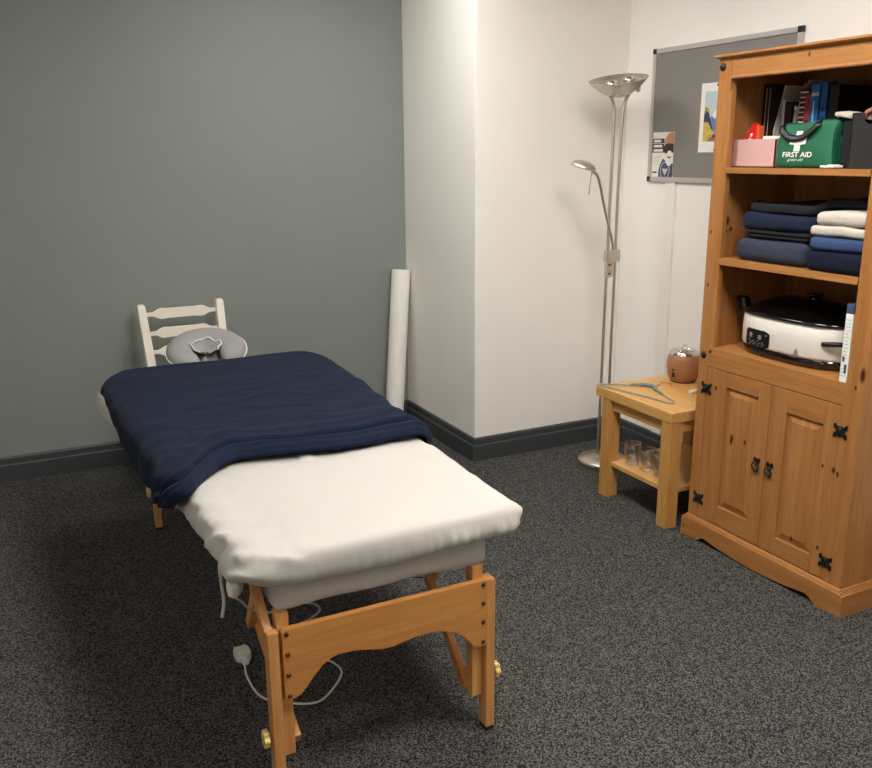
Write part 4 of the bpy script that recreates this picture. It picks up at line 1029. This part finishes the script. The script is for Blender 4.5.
kn = MB(); kn.lathe([(.020, .213), (.016, .222), (.03, .226), (.034, .230), (.028, .234), (.0005, .235)], (SC[0], SC[1], W), 24, cap=False); kn.build('lid_knob', M_['gloss_black'], lid)
def surf(t, z, off=0):
    e = EX; c_, s_ = math.cos(t), math.sin(t)
    return Vector((SC[0]+(SB+.002+off)*math.copysign(abs(c_)**(2/e), c_), SC[1]+(SA+.002+off)*math.copysign(abs(s_)**(2/e), s_), W+z))
def patch(t0, t1, z0, z1, off, th, mt, nm, par, rad=.25):
    # a plate that follows the oval wall, with rounded corners
    P0 = []
    nn = 12; nv = 8; m = MB(); F = []; Bk = []
    for j in range(nv+1):
        v = j/nv; ed_ = min(v, 1-v)*nv/ nv; ins = .12*(1-min(1, ed_/.18))**2
        F.append([surf(t0+(t1-t0)*(ins+(1-2*ins)*i/nn), z0+(z1-z0)*v, off+th) for i in range(nn+1)])
    rng = F; inner = [[surf(t0+(t1-t0)*((.12*(1-min(1, min(j/nv, 1-j/nv)/.18))**2)+(1-2*(.12*(1-min(1, min(j/nv, 1-j/nv)/.18))**2))*i/nn), z0+(z1-z0)*j/nv, off) for i in range(nn+1)] for j in range(nv+1)]
    m.grid(F); m.grid(inner)
    loop = lambda G_: G_[0]+[r[-1] for r in G_[1:]]+G_[-1][::-1][1:]+[r[0] for r in G_[::-1][1:-1]]
    a_, b2 = loop(F), loop(inner); m.loft([a_, b2], True, False, 0, False)
    return m.build(nm, mt, par)
def t_at(y):      # angle on the front half for a given y
    s_ = (y-SC[1])/(SA+.002); s_ = math.copysign(abs(s_)**(EX/2), s_)
    return PI-math.asin(max(-1, min(1, s_)))
cp = patch(t_at(2.324), t_at(2.204), .034, .100, .0, .003, M_['black'], 'control_panel', sc_)
def stripe(y0, y1, z0, z1, mt, nm): return patch(t_at(y0), t_at(y1), z0, z1, .003, .0008, mt, nm, cp)
stripe(2.303, 2.288, .068, .086, M_['felt'], 'display'); stripe(2.256, 2.240, .066, .082, M_['felt'], 'display')
stripe(2.222, 2.214, .082, .089, M_['felt'], 'button')
for i in range(4):
    stripe(2.306-.022*i, 2.297-.022*i, .058-.003*(i % 2), .0596-.003*(i % 2), M_['alu'], 'printed_mark')
    stripe(2.296-.020*i, 2.284-.020*i, .050, .0516, M_['alu'], 'printed_mark')
    stripe(2.304-.022*i, 2.293-.022*i, .042+.002*(i % 2), .0436+.002*(i % 2), M_['alu'], 'printed_mark')
# hot-surface triangle mark on the band
tri = MB()
def seg_(a, b_, w_):
    tri.bar(surf(t_at(a[0]), a[1], .0003), surf(t_at(b_[0]), b_[1], .0003), .0006, w_, side=(1, 0, 0))
ty, tz = 2.085, .045
seg_((ty+.008, tz), (ty, tz+.018), .0018); seg_((ty-.008, tz), (ty, tz+.018), .0018); seg_((ty+.009, tz), (ty-.009, tz), .0018)
seg_((ty+.004, tz+.005), (ty-.004, tz+.007), .0030); seg_((ty+.012, tz-.006), (ty-.012, tz-.006), .0022)
tri.build('warning_mark', M_['printdark'], sc_)
# carrying handles and lid clip
def side_handle(t, nm='handle'):
    m = MB(); P_ = [surf(t+d, .095+.006*math.cos(d*6), .020*math.cos(d/.30*PI/2)+.002) for d in [(-.30+.6*i/16) for i in range(17)]]
    m.tube(P_, .0085, 10, up=(0, 0, 1)); return m.build(nm, M_['black'], sc_)
side_handle(PI/2+.05); 
side_handle(-PI/2-.62)
c0 = surf(PI/2+.42, .150, 0)
MB().rbox(c0.x-.016, c0.x+.026, c0.y-.012, c0.y+.036, c0.z-.010, c0.z+.048, .014, 8, fn=lambda w_: Vector((w_.x, w_.y+.25*(w_.z-c0.z), w_.z))).build('lid_clip', M_['gloss_black'], sc_)
# carton at the right end of the cooker shelf
ct_ = thing('tall_carton', 'tall narrow white carton with a blue top, right end of the slow cooker shelf', 'carton', (2.43, 1.876, W))
MB().box(2.392, 2.46, 1.843, 1.871, W, W+.226).build('carton_body', M_['paper'], ct_, bevel=.002)
MB().box(2.3918, 2.4602, 1.8428, 1.8712, W+.2262, W+.258).build('blue_cap', M_['printblue'], ct_, bevel=.002)
bm_ = MB()
random.seed(3)
for i in range(17):
    z = W+.02+.0115*i; y_ = 1.869-.004*random.random(); bm_.box(2.3912, 2.392, y_-.012-.008*random.random(), y_, z, z+.004)
bm_.build('printed_lines', M_['printsky'], ct_)
bl2 = MB(); bl2.box(2.391, 2.392, 1.848, 1.856, W+.03, W+.06); bl2.box(2.391, 2.392, 1.858, 1.866, W+.07, W+.085); bl2.build('printed_block', M_['printdark'], ct_)

for o in [o for o in bpy.data.objects if o not in N_BEFORE and o.parent is None]: o.location += Vector((.020, .017, 0))
